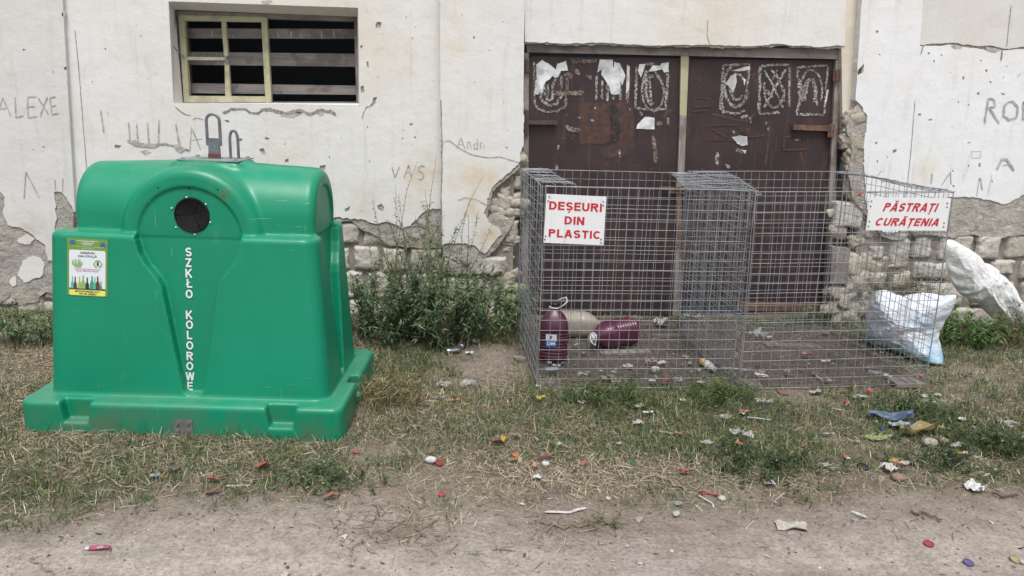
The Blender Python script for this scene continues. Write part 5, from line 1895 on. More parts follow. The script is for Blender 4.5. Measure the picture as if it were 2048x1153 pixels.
def weed(label, px, py, h, spread, nst, lpl, ll, lw, col, lean=0.35, wob=.1, group='weeds along the wall', dry=.04, name='weed', tip=0.0, zoff=0.0):
    q = G(px, py)
    root = thing(name, label, 'weed', (q[0], q[1], 0), group=group)
    mb = MB()
    LP, LA, LE, LL = [], [], [], []
    for s in range(nst):
        az = rng.uniform(0, 6.283)
        ln = h * rng.uniform(.55, 1.0)
        th = abs(rng.normal()) * lean
        b0 = np.array([rng.normal() * spread * .35, rng.normal() * spread * .22, -.005])
        b0[1] = min(b0[1], 4.86 - q[1])
        d = np.array([math.cos(az) * math.sin(th), math.sin(az) * math.sin(th), math.cos(th)])
        k = 7
        pts = []
        ph = rng.uniform(0, 6)
        for j in range(k):
            t = j / (k - 1)
            o = b0 + d * ln * t + np.array([math.cos(az), math.sin(az), 0]) * (lean * .5 * ln * t * t) + wob * ln * np.array([vnoise(t * 2 + ph, s), vnoise(t * 2 + ph, s + 50.0), 0]) * t
            o[1] = min(o[1], 4.90 - q[1])
            pts.append(o)
        mb.tube(pts, [.0028 * (1 - .75 * j / (k - 1)) * (.6 + h) for j in range(k)], 4)
        pts = np.array(pts)
        nl = int(lpl * rng.uniform(.7, 1.2))
        tt = rng.uniform(.08, 1.0, nl) ** (.8)
        idx_ = np.clip((tt * (k - 1)).astype(int), 0, k - 2)
        fr = tt * (k - 1) - idx_
        LP.append(pts[idx_] * (1 - fr)[:, None] + pts[idx_ + 1] * fr[:, None])
        LA.append(rng.uniform(0, 6.283, nl))
        LE.append(rng.uniform(-.35, 1.0, nl))
        LL.append(ll * rng.uniform(.5, 1.15, nl) * (1 - tip * tt))
    mb.build('stem', M_STEM, root)
    LP, LA, LE, LL = map(np.concatenate, (LP, LA, LE, LL))
    n = len(LP)
    c = shade(n, col, .28)
    hgt = rng.random((n, 1))
    c = np.where(hgt < dry, shade(n, (.26, .22, .10), .25), c)
    c = np.where(hgt > .85, shade(n, tuple(x * 1.7 for x in col), .2), c)
    LP = LP.copy()
    lowest = -1e9
    n_ = n
    d = np.stack([np.cos(LA) * np.cos(LE), np.sin(LA) * np.cos(LE), np.sin(LE)], 1)
    side = np.stack([-np.sin(LA), np.cos(LA), rng.normal(size=n) * .35], 1)
    up = np.cross(d, side)
    W = LL * (lw / ll) * rng.uniform(.7, 1.2, n)
    V = np.stack([LP, LP + d * (LL * .35)[:, None] + side * (W * .5)[:, None] + up * (LL * .06)[:, None], LP + d * (LL * .45)[:, None], LP + d * (LL * .35)[:, None] - side * (W * .5)[:, None] + up * (LL * .06)[:, None],
                  LP + d * LL[:, None] - np.array([0, 0, 1]) * (LL * .22)[:, None]], 1)
    V[..., 1] = np.minimum(V[..., 1], 4.93 - q[1])
    V[..., 2] = np.maximum(V[..., 2], .001)
    o = np.arange(n)[:, None] * 5
    F = np.concatenate([o + np.array([[0, 2, 1]]), o + np.array([[0, 3, 2]]), o + np.array([[1, 2, 4]]), o + np.array([[2, 3, 4]])])
    fastmesh('leaves', V.reshape(-1, 3), F, M_BLADE, root, False, np.repeat(c, 5, axis=0))
    return root


DK, MD, BR, OL = (.080, .128, .066), (.105, .158, .080), (.075, .165, .046), (.155, .185, .105)
weed('bushy dark weed right behind the green bin', 735, 672, .44, .26, 34, 60, .050, .011, DK)
weed('dense dark weed in front of the stone courses', 805, 686, .48, .34, 46, 64, .050, .011, DK)
weed('tall wispy weed with feathery top reaching up the plaster', 800, 668, 1.10, .14, 6, 90, .045, .009, OL, .10, .12, dry=.2, tip=.75)
weed('leafy weed between the bushes below the carved letters', 850, 668, .84, .26, 28, 80, .050, .012, MD, .22, tip=.4)
weed('broad dark weed right of the leafy one', 880, 690, .44, .32, 40, 64, .050, .011, DK)
weed('feathery light green weed in the middle of the clump', 825, 676, .66, .30, 22, 80, .044, .010, (.100, .142, .070), .22, .12, tip=.4)
weed('thin leaning weed with bare upper shoots before the pilaster', 905, 662, .95, .16, 6, 50, .042, .009, OL, .22, .12, dry=.15, tip=.5)
weed('weed at the foot of the middle pilaster', 945, 678, .48, .28, 34, 54, .046, .011, MD, .3)
weed('sparse weed left of the cage corner', 990, 668, .38, .2, 18, 40, .038, .009, MD, .35)
weed('small green weed against the cage side', 1020, 672, .34, .14, 16, 40, .040, .011, BR, .3)
weed('low weed at the left edge under the pilaster', 14, 690, .22, .25, 18, 36, .038, .012, DK, .5)
weed('low weed beyond the left end of the pilaster', -150, 690, .24, .26, 18, 36, .040, .012, MD, .5)
weed('low weed beside the left side of the bin', 85, 684, .24, .22, 20, 38, .038, .012, MD, .5)
weed('yellowish grassy weed behind the white bag', 1790, 648, .42, .30, 44, 20, .075, .005, (.16, .155, .07), .35, dry=.4)
weed('tall seedy weed behind the right cage', 1835, 652, .66, .10, 4, 36, .035, .007, OL, .10, dry=.2, tip=.4)
weed('bright green weed below the big sack', 1905, 690, .27, .22, 26, 42, .045, .012, BR, .4)
weed('fresh green weed in front of the big sack', 1955, 688, .20, .24, 22, 40, .042, .012, (.065, .115, .035), .45)
weed('grassy weed at the right edge before the sack', 2035, 690, .32, .24, 30, 18, .075, .005, (.10, .12, .045), .4, dry=.3)
weed('weed growing up behind the big sack', 2038, 640, .62, .16, 8, 40, .045, .010, OL, .2, tip=.3)
weed('small weed among the rubble beside the gate', 1640, 650, .14, .12, 12, 24, .035, .010, MD, .5)
lowg = 'low weed cushions in the grass'
weed('dark low cushion at the dirt edge below the bin', 640, 958, .075, .26, 60, 24, .020, .006, (.060, .092, .045), 1.1, group=lowg)
weed('dark low cushion left of the white square cap', 1475, 925, .085, .26, 60, 26, .022, .007, (.035, .062, .026), 1.1, group=lowg)
weed('dark low cushion touching the white square cap', 1560, 940, .085, .22, 50, 26, .022, .007, (.032, .058, .025), 1.1, group=lowg)
weed('wide low cushion at the right edge', 1990, 900, .12, .34, 80, 30, .026, .008, (.038, .062, .028), 1.0, group=lowg)
weed('low cushion behind the crumpled white paper', 1900, 930, .08, .28, 50, 26, .022, .007, (.040, .064, .030), 1.1, group=lowg)
weed('low cushion beside the blue bag', 1830, 830, .11, .30, 60, 26, .026, .008, (.050, .085, .034), 1.0, group=lowg)
weed('low tuft before the left cage', 1215, 806, .12, .34, 90, 12, .055, .004, (.070, .115, .038), .7, group=lowg)
weed('low tuft where the two cages meet', 1440, 800, .12, .30, 90, 12, .055, .004, (.070, .115, .038), .7, group=lowg)
weed('tiny sprig alone on the dirt', 1212, 1056, .05, .08, 16, 12, .020, .005, (.08, .10, .05), 1.0, group=lowg)
weed('pale tall grass tuft right of the bin', 775, 812, .17, .30, 100, 6, .085, .003, (.30, .27, .14), .35, group=lowg, dry=.6)

# ---------------------------------------------------------------- jugs
def jug_mat(name, c, trans=0.25):
    m, t, b = new_mat(name)
    v = objc(t)
    t.links.new(mixc(t, ramp(t, noise(t, 14, 5, 0.6, v), 0.35, 0.7), c, tuple(x * 1.35 + .004 for x in c)), b.inputs['Base Color'])
    b.inputs['Roughness'].default_value = 0.38
    b.inputs['Coat Weight'].default_value = 0.12
    b.inputs['Coat Roughness'].default_value = 0.12
    return m


M_WINE = jug_mat('wine_coloured_jug', (0.070, 0.014, 0.034))
M_BEIGE = jug_mat('cloudy_beige_jug', (0.27, 0.24, 0.205))
M_BLACKCAP = plain('black_cap_plastic', (0.012, 0.012, 0.013), 0.4)
M_HANDLE = plain('white_handle_plastic', (0.66, 0.66, 0.66), 0.4)


def jug(label, mat, loc, rot, cap=True, handle=True, capmat=None):
    root = thing('plastic_jug', label, 'jug', loc, rot, 'large plastic jugs in the left cage')
    prof = [(.035, .004), (.052, .0), (.062, .008), (.066, .02)]
    z = .03
    while z < .165:
        prof += [(.0665, z), (.0625, z + .004), (.0625, z + .007), (.0665, z + .011)]
        z += .018
    prof += [(.0668, .178), (.0655, .192), (.060, .215), (.050, .240), (.038, .260), (.028, .274), (.0225, .282), (.0215, .296)]
    prof = [(r if r < .024 else r * (1 + .18 * min(1, (r - .024) / .03)), z) for r, z in prof]
    mb = MB()
    mb.lathe(prof, 40, 0, 2.9)
    mb.build('body', mat, root, True)
    if cap:
        mb = MB()
        mb.lathe([(.025, .294), (.0262, .296), (.0262, .311), (.024, .314), (.008, .3145)], 28)
        o = mb.build('cap', capmat or M_BLACKCAP, root, False)
    if handle:
        mb = MB()
        ring = [(.0295 * math.cos(t), .0295 * math.sin(t), .290) for t in np.linspace(0, 2 * math.pi, 25)]
        mb.tube(ring, .0035, 6)
        mb.tube([(.02, -.022, .290), (.050, -.026, .312), (.066, -.020, .330), (.058, .0, .346), (.03, .012, .334), (.012, .02, .318)], .0032, 6)
        mb.build('handle', M_HANDLE, root, True)
    return root


q = G(1108, 724, .018)
jug('upright maroon jug with a blue and white label in the left cage corner', M_WINE, (q[0], q[1] + .065, .019), (0, 0, -.12))
J1 = bpy.data.objects['plastic_jug']
lm = [plain('label_white', (0.72, 0.74, 0.76), 0.4), plain('label_blue', (0.012, 0.11, 0.42), 0.4), plain('label_ink', (0.01, 0.04, 0.12), 0.4)]
mb = MB()


def on_jug(u, v, lift):
    x = -.042 + u * .058
    a = abs(x) / .0788
    y = -.0788 * (max(0, 1 - a ** 2.9)) ** (1 / 2.9)
    return (x, y - .0012 - lift, .085 + v * .072)


for k in range(8):
    u0, u1 = k / 8, (k + 1) / 8
    for (v0, v1, mi) in ((0, .5, 1), (.5, 1, 0)):
        mb.add([on_jug(u0, v0, 0), on_jug(u1, v0, 0), on_jug(u1, v1, 0), on_jug(u0, v1, 0)], [(0, 1, 2, 3)], mi)
v, f = text2d('9', .03, .2)
mb.add([on_jug(.36 + a * .30, .60 + b * .30, .0006) for a, b in v], f, 2)
v, f = text2d('DM', .04)
mb.add([on_jug(.12 + a / v[:, 0].max() * .76, .17 + b * .26, .0006) for a, b in v], f, 0)
mb.build('label', lm, J1)


def lying(p_base, p_cap, roll=0.0):
    d = Vector(p_cap) - Vector(p_base)
    return d.to_track_quat('Z', 'Y').to_euler()


a, b = G(1266, 660, .090), G(1186, 676, .078)
J2 = jug('maroon jug lying on its side with its pale cap towards the camera', M_WINE, tuple(a), (0, 0, 0), True, True, plain('pale_cap', (0.45, 0.43, 0.44), 0.4))
J2.rotation_euler = lying(a, b)
a, b = G(1108, 652, .084), G(1214, 657, .084)
J3 = jug('cloudy beige jug lying behind the maroon ones', M_BEIGE, tuple(a + np.array([0, .06, 0])), (0, 0, 0), True, False, M_BEIGE)
J3.rotation_euler = lying(a, b)
mb = MB()
v, f = text2d('plast', .01)
w = v[:, 0].max()
mb.add([(-.030 + y_ * .014, -.0812, .135 + x_ / w * .06) for x_, y_ in v], f)
mb.v = [(p[0], p[1], p[2]) for p in mb.v]
mb.build('print', plain('faded_blue_print', (0.06, 0.09, 0.16), 0.6), J3)


# ---------------------------------------------------------------- woven sacks
def sack_mat(name, blue):
    m, t, b = new_mat(name)
    v = objc(t)
    c = mixc(t, ramp(t, noise(t, 5, 6, 0.6, v), 0.35, 0.7), (0.74, 0.75, 0.765), (0.64, 0.64, 0.645))
    c = mixc(t, math_(t, 'MULTIPLY', ramp(t, noise(t, 3, 6, 0.65, v), 0.56, 0.7), 0.45), c, (0.46, 0.42, 0.36))
    if blue:
        c = mixc(t, .5, c, (0.62, 0.68, 0.80))
        sx = N(t, 'ShaderNodeSeparateXYZ')
        t.links.new(v, sx.inputs[0])
        f = ramp(t, math_(t, 'ADD', sx.outputs['Z'], math_(t, 'MULTIPLY', noise(t, 6, 4, 0.6, v), 0.22)), 0.26, 0.15)
        c = mixc(t, math_(t, 'MULTIPLY', f, ramp(t, noise(t, 9, 4, 0.6, v), 0.36, 0.60)), c, (0.22, 0.48, 0.64))
        g = ramp(t, noise(t, 8, 4, 0.6, v, 0.5), 0.52, 0.64)
        c = mixc(t, math_(t, 'MULTIPLY', g, 0.55), c, (0.30, 0.52, 0.68))
    t.links.new(c, b.inputs['Base Color'])
    b.inputs['Roughness'].default_value = 0.75
    b.inputs['Specular IOR Level'].default_value = 0.3
    w1 = noise(t, 1, 2, 0.5, mapping(t, v, (300, 300, 20)))
    n1 = bump(t, b, noise(t, 17, 6, 0.62, v, 1.4), 0.6, 0.018)
    bump(t, b, w1, 0.12, 0.002, n1)
    return m


def sack(name, label, outline_px, A, B, thick, mat, seed, shift=(0, 0, 0), axis=0.0, wk=1.0):
    """closed pillow whose outline stands in the upright plane through ground points A and B"""
    A, B = np.array(A), np.array(B)
    t = (B - A)[:2] / np.linalg.norm((B - A)[:2])
    n = np.array([t[1], -t[0], 0.0])
    if n[1] > 0:
        n = -n
    pts = []
    for a, b in outline_px:
        d = ray(a, b)
        p = CO + d * (n.dot(A - CO) / n.dot(d))
        pts.append((np.dot(p[:2] - A[:2], t), p[2]))
    pts = np.array(pts)
    c = pts.mean(0)
    ang = np.unwrap(np.arctan2(pts[:, 1] - c[1], pts[:, 0] - c[0]))
    rad = np.hypot(pts[:, 0] - c[0], pts[:, 1] - c[1])
    if ang[-1] < ang[0]:
        ang = -ang
        flip = True
    else:
        flip = False
    N_ = 220
    th = np.linspace(ang[0], ang[0] + 2 * math.pi, N_, endpoint=False)
    rr2 = np.interp(th, np.append(ang, ang[0] + 2 * math.pi), np.append(rad, rad[0]))
    rr2 = (np.roll(rr2, 1) + 2 * rr2 + np.roll(rr2, -1)) / 4
    if flip:
        th = -th
    M = 44
    sv = np.linspace(0.0, 1.0, M)
    Sg, Tg = np.meshgrid(sv, np.arange(N_), indexing='ij')
    R_ = rr2[None] * Sg
    x = c[0] + R_ * np.cos(th)[None]
    z = c[1] + R_ * np.sin(th)[None]
    verts = []
    for side in (1, -1):
        prof = np.clip(1 - Sg ** 2.2, 0, 1) ** .75
        k = prof * thick
        ca_, sa_ = math.cos(axis), math.sin(axis)
        xa, za = x * ca_ + z * sa_, -x * sa_ + z * ca_
        wr = .022 * (1 - np.abs(fbm(xa * 2.2 + seed + 2 * side, za * 8, seed, 3))) ** 5 + .013 * (1 - np.abs(fbm(xa * 9 + seed, za * 16 + xa * 6, seed + 4.0, 3))) ** 6 + .006 * fbm(xa * 22, za * 30, seed + 6.0, 3)
        wr = wr * wk
        pl_ = .006 * np.sin(np.arange(N_) * .42 + 3 * fbm(np.arange(N_) * .03, seed))[None] * sm(.55, .95, Sg)
        lump = (.024 * fbm(x * 4.5 + seed, z * 4.5, seed + 9.0 + side, 2) + .012 * fbm(x * 9 + seed, z * 9, seed + 19.0 + side, 2)) * prof
        off = side * (k * .5 + (wr - .012 * wk) * (prof > 0) * np.clip(prof * 3, 0, 1) + lump + pl_ * np.clip(prof * 3, 0, 1))
        p = np.stack([A[0] + t[0] * x + n[0] * off, A[1] + t[1] * x + n[1] * off, z + 0 * x], -1)
        verts.append(p)
    V = np.concatenate([verts[0].reshape(-1, 3), verts[1].reshape(-1, 3)]) + np.array(shift)
    i = np.arange(M - 1)[:, None] * N_ + np.arange(N_)[None]
    j = np.arange(M - 1)[:, None] * N_ + (np.arange(N_)[None] + 1) % N_
    F1 = np.stack([i, j, j + N_, i + N_], -1).reshape(-1, 4)
    F2 = F1[:, ::-1] + M * N_
    V[:, 2] = np.maximum(V[:, 2], .004)
    org = np.array([V[:, 0].mean(), V[:, 1].mean(), 0])
    o = fastmesh(name, V - org, np.concatenate([F1, F2]), mat, None, True)
    o.location = tuple(org)
    return tag(o, label, 'sack')


sack('woven_sack', 'stuffed white bag with blue patches leaning on the right cage', [(1714, 655), (1722, 615), (1736, 588), (1752, 585), (1768, 594), (1790, 599), (1812, 594), (1840, 592), (1868, 598), (1898, 596), (1890, 622), (1874, 648), (1862, 672), (1858, 695), (1865, 718), (1871, 740), (1846, 739), (1820, 730), (1795, 717), (1765, 703), (1735, 695), (1716, 684)],
     G(1726, 702), G(1866, 738), .34, sack_mat('blue_white_bag', True), 3.0, (.09, .07, 0), .5, .7)
sack('woven_sack', 'big dirty white sack slumped against the wall at the right edge', [(1884, 515), (1880, 497), (1882, 482), (1894, 477), (1908, 483), (1922, 492), (1940, 502), (1960, 525), (1988, 545), (2012, 562), (2034, 598), (2062, 640), (2056, 657), (2030, 651), (1998, 648), (1976, 632), (1956, 604), (1926, 592), (1908, 578), (1893, 545)],
     G(1900, 668), G(2040, 664), .17, sack_mat('white_sack', False), 8.0, (0, -.03, 0), -.75, .6)

# ---------------------------------------------------------------- litter
_mats = {}


def lm_(c, rough=.5, kind='p'):
    g_ = sum(c) / 3
    c = tuple(.84 * (.80 * x + .20 * g_) for x in c)
    k = (tuple(round(x, 3) for x in c), rough, kind)
    if k not in _mats:
        if kind == 'film':
            m, t, b = new_mat('clear_film')
            b.inputs['Base Color'].default_value = rgba(c)
            b.inputs['Roughness'].default_value = .2
            b.inputs['Alpha'].default_value = .55
            _mats[k] = m
        else:
            _mats[k] = plain('litter_colour', c, rough, tuple(x * .72 for x in c), 60, .25, 120, metal=.85 if kind == 'metal' else 0)
    return _mats[k]


def sheet(w, h, crump, seed, n=9, fold=0.0):
    u, v = np.meshgrid(np.linspace(-.5, .5, n), np.linspace(-.5, .5, n))
    x, y = u * w, v * h
    s = max(w, h)
    x = x + .10 * s * fbm(u * 3 + seed, v * 3, 1.0, 2)
    y = y + .10 * s * fbm(u * 3 + seed, v * 3, 7.0, 2)
    z = crump * s * (np.abs(fbm(u * 2.2 + seed, v * 2.2, 3.0, 3)) * 1.2 + .25 * vnoise(u * 7 + seed, v * 7, 5.0)) + fold * s * (u * 2) ** 2
    return np.stack([x, y, z - z.min()], -1).reshape(-1, 3), n


def place(mb, name, mat, px, py, rot, label, cat, group=None, z=None, smooth=False, tilt=(0, 0)):
    zz = 0.0 if z is None else z
    q = G(px, py, zz)
    gz = zz if z is not None else float(zrel(np.array([q[0]]), np.array([q[1]]))[0]) + .006 * float(turf(np.array([q[0]]), np.array([q[1]]))[0]) + .001
    o = mb.build(name, mat, None, smooth)
    o.location = (q[0], q[1], gz)
    o.rotation_euler = (tilt[0], tilt[1], math.radians(rot))
    return tag(o, label, cat, group)


seedc = [0.0]


def paper(px, py, w, h, c, rot, label, cat='paper scrap', name='paper_scrap', crump=.35, kind='p', z=None, fold=0.0, lift=.012):
    seedc[0] += 3.7
    V, n = sheet(w, h, crump, seedc[0], 9, fold)
    V[:, 2] += lift * (0 if z is not None else float(turf(*[np.array([k]) for k in G(px, py)[:2]])[0]))
    mb = MB()
    i = [(r * n + q, r * n + q + 1, (r + 1) * n + q + 1, (r + 1) * n + q) for r in range(n - 1) for q in range(n - 1)]
    mb.add(V, i)
    return place(mb, name, lm_(c, .6, kind), px, py, rot, label, cat, None, z)


def cap(px, py, c, label, r=.013, rot=0, tilt=(.18, .08), z=None, name='bottle_cap', cat='bottle cap'):
    mb = MB()
    n = 24
    prof = [(r * .9, 0), (r, .001), (r, r * .42), (r * .93, r * .50), (r * .80, r * .50), (r * .76, r * .36), (r * .1, r * .36)]
    mb.lathe(prof, n)
    for k in range(0, n):
        t = 2 * math.pi * k / n
        mb.box((r * .985 * math.cos(t) - .0006, r * .985 * math.sin(t) - .0006, .0015), (r * .985 * math.cos(t) + .0012, r * .985 * math.sin(t) + .0012, r * .40))
    o = place(mb, name, lm_(c, .4), px, py, rot, label, cat, None, z, False, tilt)
    o.location.z += .001
    return o


def stick(px0, py0, px1, py1, r, c, label, cat='stick', name='stick', bend=0.0, mid=None, z=.006, flat=None):
    a, b = G(px0, py0), G(px1, py1)
    pts = [a]
    if mid:
        pts.append(G(*mid))
    pts.append(b)
    o0 = (a + b) / 2
    out = []
    for i in range(len(pts) - 1):
        for k in range(6):
            t = k / 6
            p = pts[i] * (1 - t) + pts[i + 1] * t
            out.append(p)
    out.append(pts[-1])
    out = [p - o0 + np.array([bend * r * 6 * float(vnoise(i * .5, px0)), bend * r * 6 * float(vnoise(i * .5, px0 + 9.0)), abs(bend) * r * 3 * abs(float(vnoise(i * .7, py0)))]) for i, p in enumerate(out)]
    mb = MB()
    if flat:
        d = (b - a)[:2] / np.linalg.norm((b - a)[:2])
        s_ = np.array([-d[1], d[0], 0])
        vs = []
        for i, p in enumerate(out):
            ww = flat * (1 if 0 < i < len(out) - 1 else .55)
            zz = .0012 * math.sin(i * .9)
            for sx_, dz in ((-1, 0), (1, 0), (1, -.0015), (-1, -.0015)):
                vs.append(p + s_ * sx_ * ww / 2 + np.array([0, 0, zz + dz + .003]))
        m = len(out)
        fs = [(4 * i + k, 4 * i + (k + 1) % 4, 4 * i + 4 + (k + 1) % 4, 4 * i + 4 + k) for i in range(m - 1) for k in range(4)]
        mb.add(vs, fs)
    else:
        rs = [r * (.75 + .5 * float(abs(vnoise(i * .9, px0)))) if bend else r for i in range(len(out))]
        mb.tube(out, rs, 6)
    o = mb.build(name, lm_(c, .7))
    gz = float(zrel(np.array([o0[0]]), np.array([o0[1]]))[0])
    o.location = (o0[0], o0[1], gz + z)
    return tag(o, label, cat)


def lump(px, py, r, c, label, cat='stone', name='stone', sq=.6, z=None, sharp=False):
    bm = bmesh.new()
    bmesh.ops.create_icosphere(bm, subdivisions=1 if sharp else 3, radius=1)
    seedc[0] += 2.3
    mb = MB()
    vs = np.array([v.co[:] for v in bm.verts])
    k = 1 + .35 * fbm(vs[:, 0] * 1.3 + seedc[0], vs[:, 1] * 1.3, vs[:, 2] * 1.3, 3)
    vs = vs * k[:, None] * r * np.array([1.2, .9, sq])
    vs[:, 2] += r * sq * .6
    mb.add(vs, [[v.index for v in f.verts] for f in bm.faces])
    bm.free()
    return place(mb, name, lm_(c, .9), px, py, random.uniform(0, 360), label, cat, None, z, not sharp)


def can(px, py, ln, r, c, rot, label, name='crushed_can', cat='can', kind='metal', sq=.7, z=None):
    mb = MB()
    seedc[0] += 1.9
    prof = [(r * .8, -ln / 2), (r, -ln / 2 + r * .2), (r, ln / 2 - r * .25), (r * .75, ln / 2), (r * .7, ln / 2 - .002)]
    P_ = []
    for i in range(len(prof) - 1):
        for k in range(4):
            t = k / 4
            P_.append((prof[i][0] * (1 - t) + prof[i + 1][0] * t, prof[i][1] * (1 - t) + prof[i + 1][1] * t))
    P_.append(prof[-1])
    mb.lathe(P_, 20)
    vs = []
    for x, y, zz in mb.v:
        d = 1 + .28 * float(fbm(x * 40 + seedc[0], y * 40, zz * 30, 2))
        vs.append((zz, x * d, (y * d) * sq + r * sq))
    mb.v = vs
    return place(mb, name, lm_(c, .3, kind), px, py, rot, label, cat, None, z, True)


def leaf(px, py, s, c, rot, label):
    mb = MB()
    seedc[0] += 1.3
    o = []
    for k in range(16):
        t = 2 * math.pi * k / 16
        rr3 = s * .5 * (.55 + .45 * abs(math.cos(t * 1.0))) * (1 + .25 * math.sin(t * 5 + seedc[0]))
        x, y = rr3 * math.cos(t), rr3 * .75 * math.sin(t)
        o.append((x, y, .25 * s * (y / (s * .5)) ** 2 * 2 + .12 * s * math.sin(x / s * 4 + seedc[0])))
    zmin = min(p[2] for p in o)
    vs = [(0, 0, 0.002)] + [(p[0], p[1], p[2] - zmin) for p in o]
    mb.add(vs, [(0, k + 1, (k + 1) % 16 + 1) for k in range(16)])
    ob = place(mb, 'dry_leaf', lm_(c, .8), px, py, rot, label, 'leaf')
    ob.location.z += .010
    return ob


WH, GY = (.72, .72, .71), (.46, .46, .46)
RD, OR, YL, BL = (.50, .03, .03), (.50, .15, .04), (.62, .40, .03), (.03, .09, .42)
# by the weeds
can(905, 708, .085, .024, (.50, .55, .62), 20, 'flattened silver can below the weeds')
can(923, 698, .060, .022, (.60, .62, .64), 75, 'small crumpled silver can behind the flattened one')
paper(950, 689, .03, .045, WH, 40, 'upright white paper twist at the weed foot', crump=.6)
paper(938, 709, .045, .03, (.62, .70, .76), 10, 'pale blue paper bit right of the silver cans')
paper(934, 774, .075, .05, (.50, .51, .51), 30, 'clear plastic film on bare soil left of the cage', 'plastic film', 'plastic_film', .45, 'film')
paper(887, 777, .07, .05, (.42, .43, .43), -30, 'grey plastic film left of the clear one', 'plastic film', 'plastic_film', .45, 'film')
can(906, 803, .07, .009, (.62, .20, .06), 8, 'thin orange tube lying in the grass', 'tube', 'tube', 'p', .8)
paper(880, 802, .05, .03, (.36, .38, .38), 10, 'grey film scrap beside the orange tube', 'plastic film', 'plastic_film', .3, 'film')
paper(933, 815, .024, .018, (.55, .45, .05), 10, 'tiny yellow scrap right of the orange tube', 'plastic scrap', 'plastic_scrap')
paper(1080, 804, .042, .042, (.70, .55, .02), 10, 'bright yellow scrap before the left cage corner', 'plastic scrap', 'plastic_scrap', .6)
can(1174, 794, .03, .018, (.62, .62, .62), 80, 'crushed clear cup in the grass before the cage', 'cup', 'cup', 'p', .9)
paper(1076, 778, .025, .035, (.60, .60, .58), 10, 'white crumb under the left cage corner')
leaf(1007, 888, .052, (.62, .40, .015), 60, 'bright yellow leaf lying in the grass')
leaf(996, 893, .060, (.22, .10, .06), 10, 'brown leaf under the yellow leaf')
leaf(1034, 880, .048, (.34, .29, .24), 120, 'grey leaf beside the yellow leaf')
cap(1031, 915, (.60, .18, .02), 'orange bottle cap in the straw')
leaf(1030, 925, .04, (.33, .16, .10), 20, 'pinkish leaf below the orange cap')
leaf(1040, 928, .035, (.42, .37, .26), 80, 'pale leaf below the orange cap')
cap(1091, 930, (.66, .66, .64), 'white bottle cap right of the orange cap', .014)
paper(1069, 938, .03, .018, (.60, .32, .26), 60, 'pink scrap below the white cap')
leaf(1085, 920, .05, (.19, .08, .05), 10, 'dark brown leaf above the white cap')
leaf(1168, 933, .04, (.36, .14, .07), 40, 'reddish leaf in the middle of the straw')
leaf(866, 908, .05, (.33, .20, .12), 70, 'brown leaf above the white lid')
can(862, 927, .026, .020, (.68, .70, .72), 75, 'broken white lid with a red cap beside it', 'broken_lid', 'lid', 'p', .6)
cap(879, 930, (.40, .02, .025), 'red bottle cap touching the white lid', .014)
cap(883, 989, (.52, .04, .07), 'pinkish red cap alone on the dirt edge', .013)
paper(712, 906, .022, .03, (.52, .07, .03), 80, 'red scrap right of the bin')
stick(452, 974, 500, 973, .004, (.66, .65, .62), 'short white stick in the straw below the bin', 'stick', 'stick', 0)
for px, py, c, r, s, l in [(526, 939, (.36, .12, .045), 40, .055, 'rust brown leaf below the bin, upright in the grass'), (426, 966, (.34, .11, .05), 20, .05, 'rust brown leaf left of the white stick'), (352, 945, (.36, .16, .08), 90, .05, 'orange brown leaf left of the others below the bin'), (425, 990, (.25, .12, .07), 10, .05, 'dull brown leaf below the rust brown one'), (660, 998, (.33, .14, .08), 10, .05, 'small brown leaf at the dirt edge below the dark cushion')]:
    leaf(px, py, s, c, r, l)
paper(311, 960, .032, .026, (.28, .42, .50), 20, 'pale blue scrap in the grass below the bin')
paper(345, 944, .03, .02, (.10, .10, .24), 50, 'dark blue scrap behind an orange leaf')
# pink tube on the dirt
tb = thing('squeezed_tube', 'bright pink squeezed tube on the dirt', 'tube', tuple(G(200, 1099)), (0, 0, math.radians(6)))
mb = MB()
mb.lathe([(.008, -.03), (.0095, -.028), (.0095, .0), (.007, .026), (.003, .032)], 16)
mb.v = [(p[2], p[0], p[1] * .55 + .0065) for p in mb.v]
mb.build('body', lm_((.55, .03, .18), .4), tb, True)
mb = MB()
mb.lathe([(.0075, 0), (.008, .002), (.008, .011), (.006, .012)], 14)
mb.v = [(-p[2] - .029, p[0], p[1] * .7 + .0065) for p in mb.v]
mb.build('cap', lm_((.60, .62, .74), .4), tb)
mb = MB()
mb.box((-.006, -.0105, .0085), (.012, .001, .0115))
mb.build('label', lm_((.62, .40, .50), .4), tb)
paper(1074, 962, .028, .02, (.66, .70, .74), 5, 'small white tag in the straw')
stick(1082, 962, 1104, 965, .0018, (.66, .67, .68), 'thin white strip beside the white tag', 'strip', 'plastic_strip')
stick(1090, 1027, 1172, 1018, .004, (.66, .66, .64), 'long white plastic strip on the dirt', 'strip', 'plastic_strip', 0, (1140, 1027), .004, .014)
paper(570, 1147, .03, .022, (.62, .50, .50), 60, 'white and red scrap at the bottom edge')
paper(690, 1071, .022, .016, (.64, .64, .62), 60, 'tiny white scrap on the dark dirt patch')
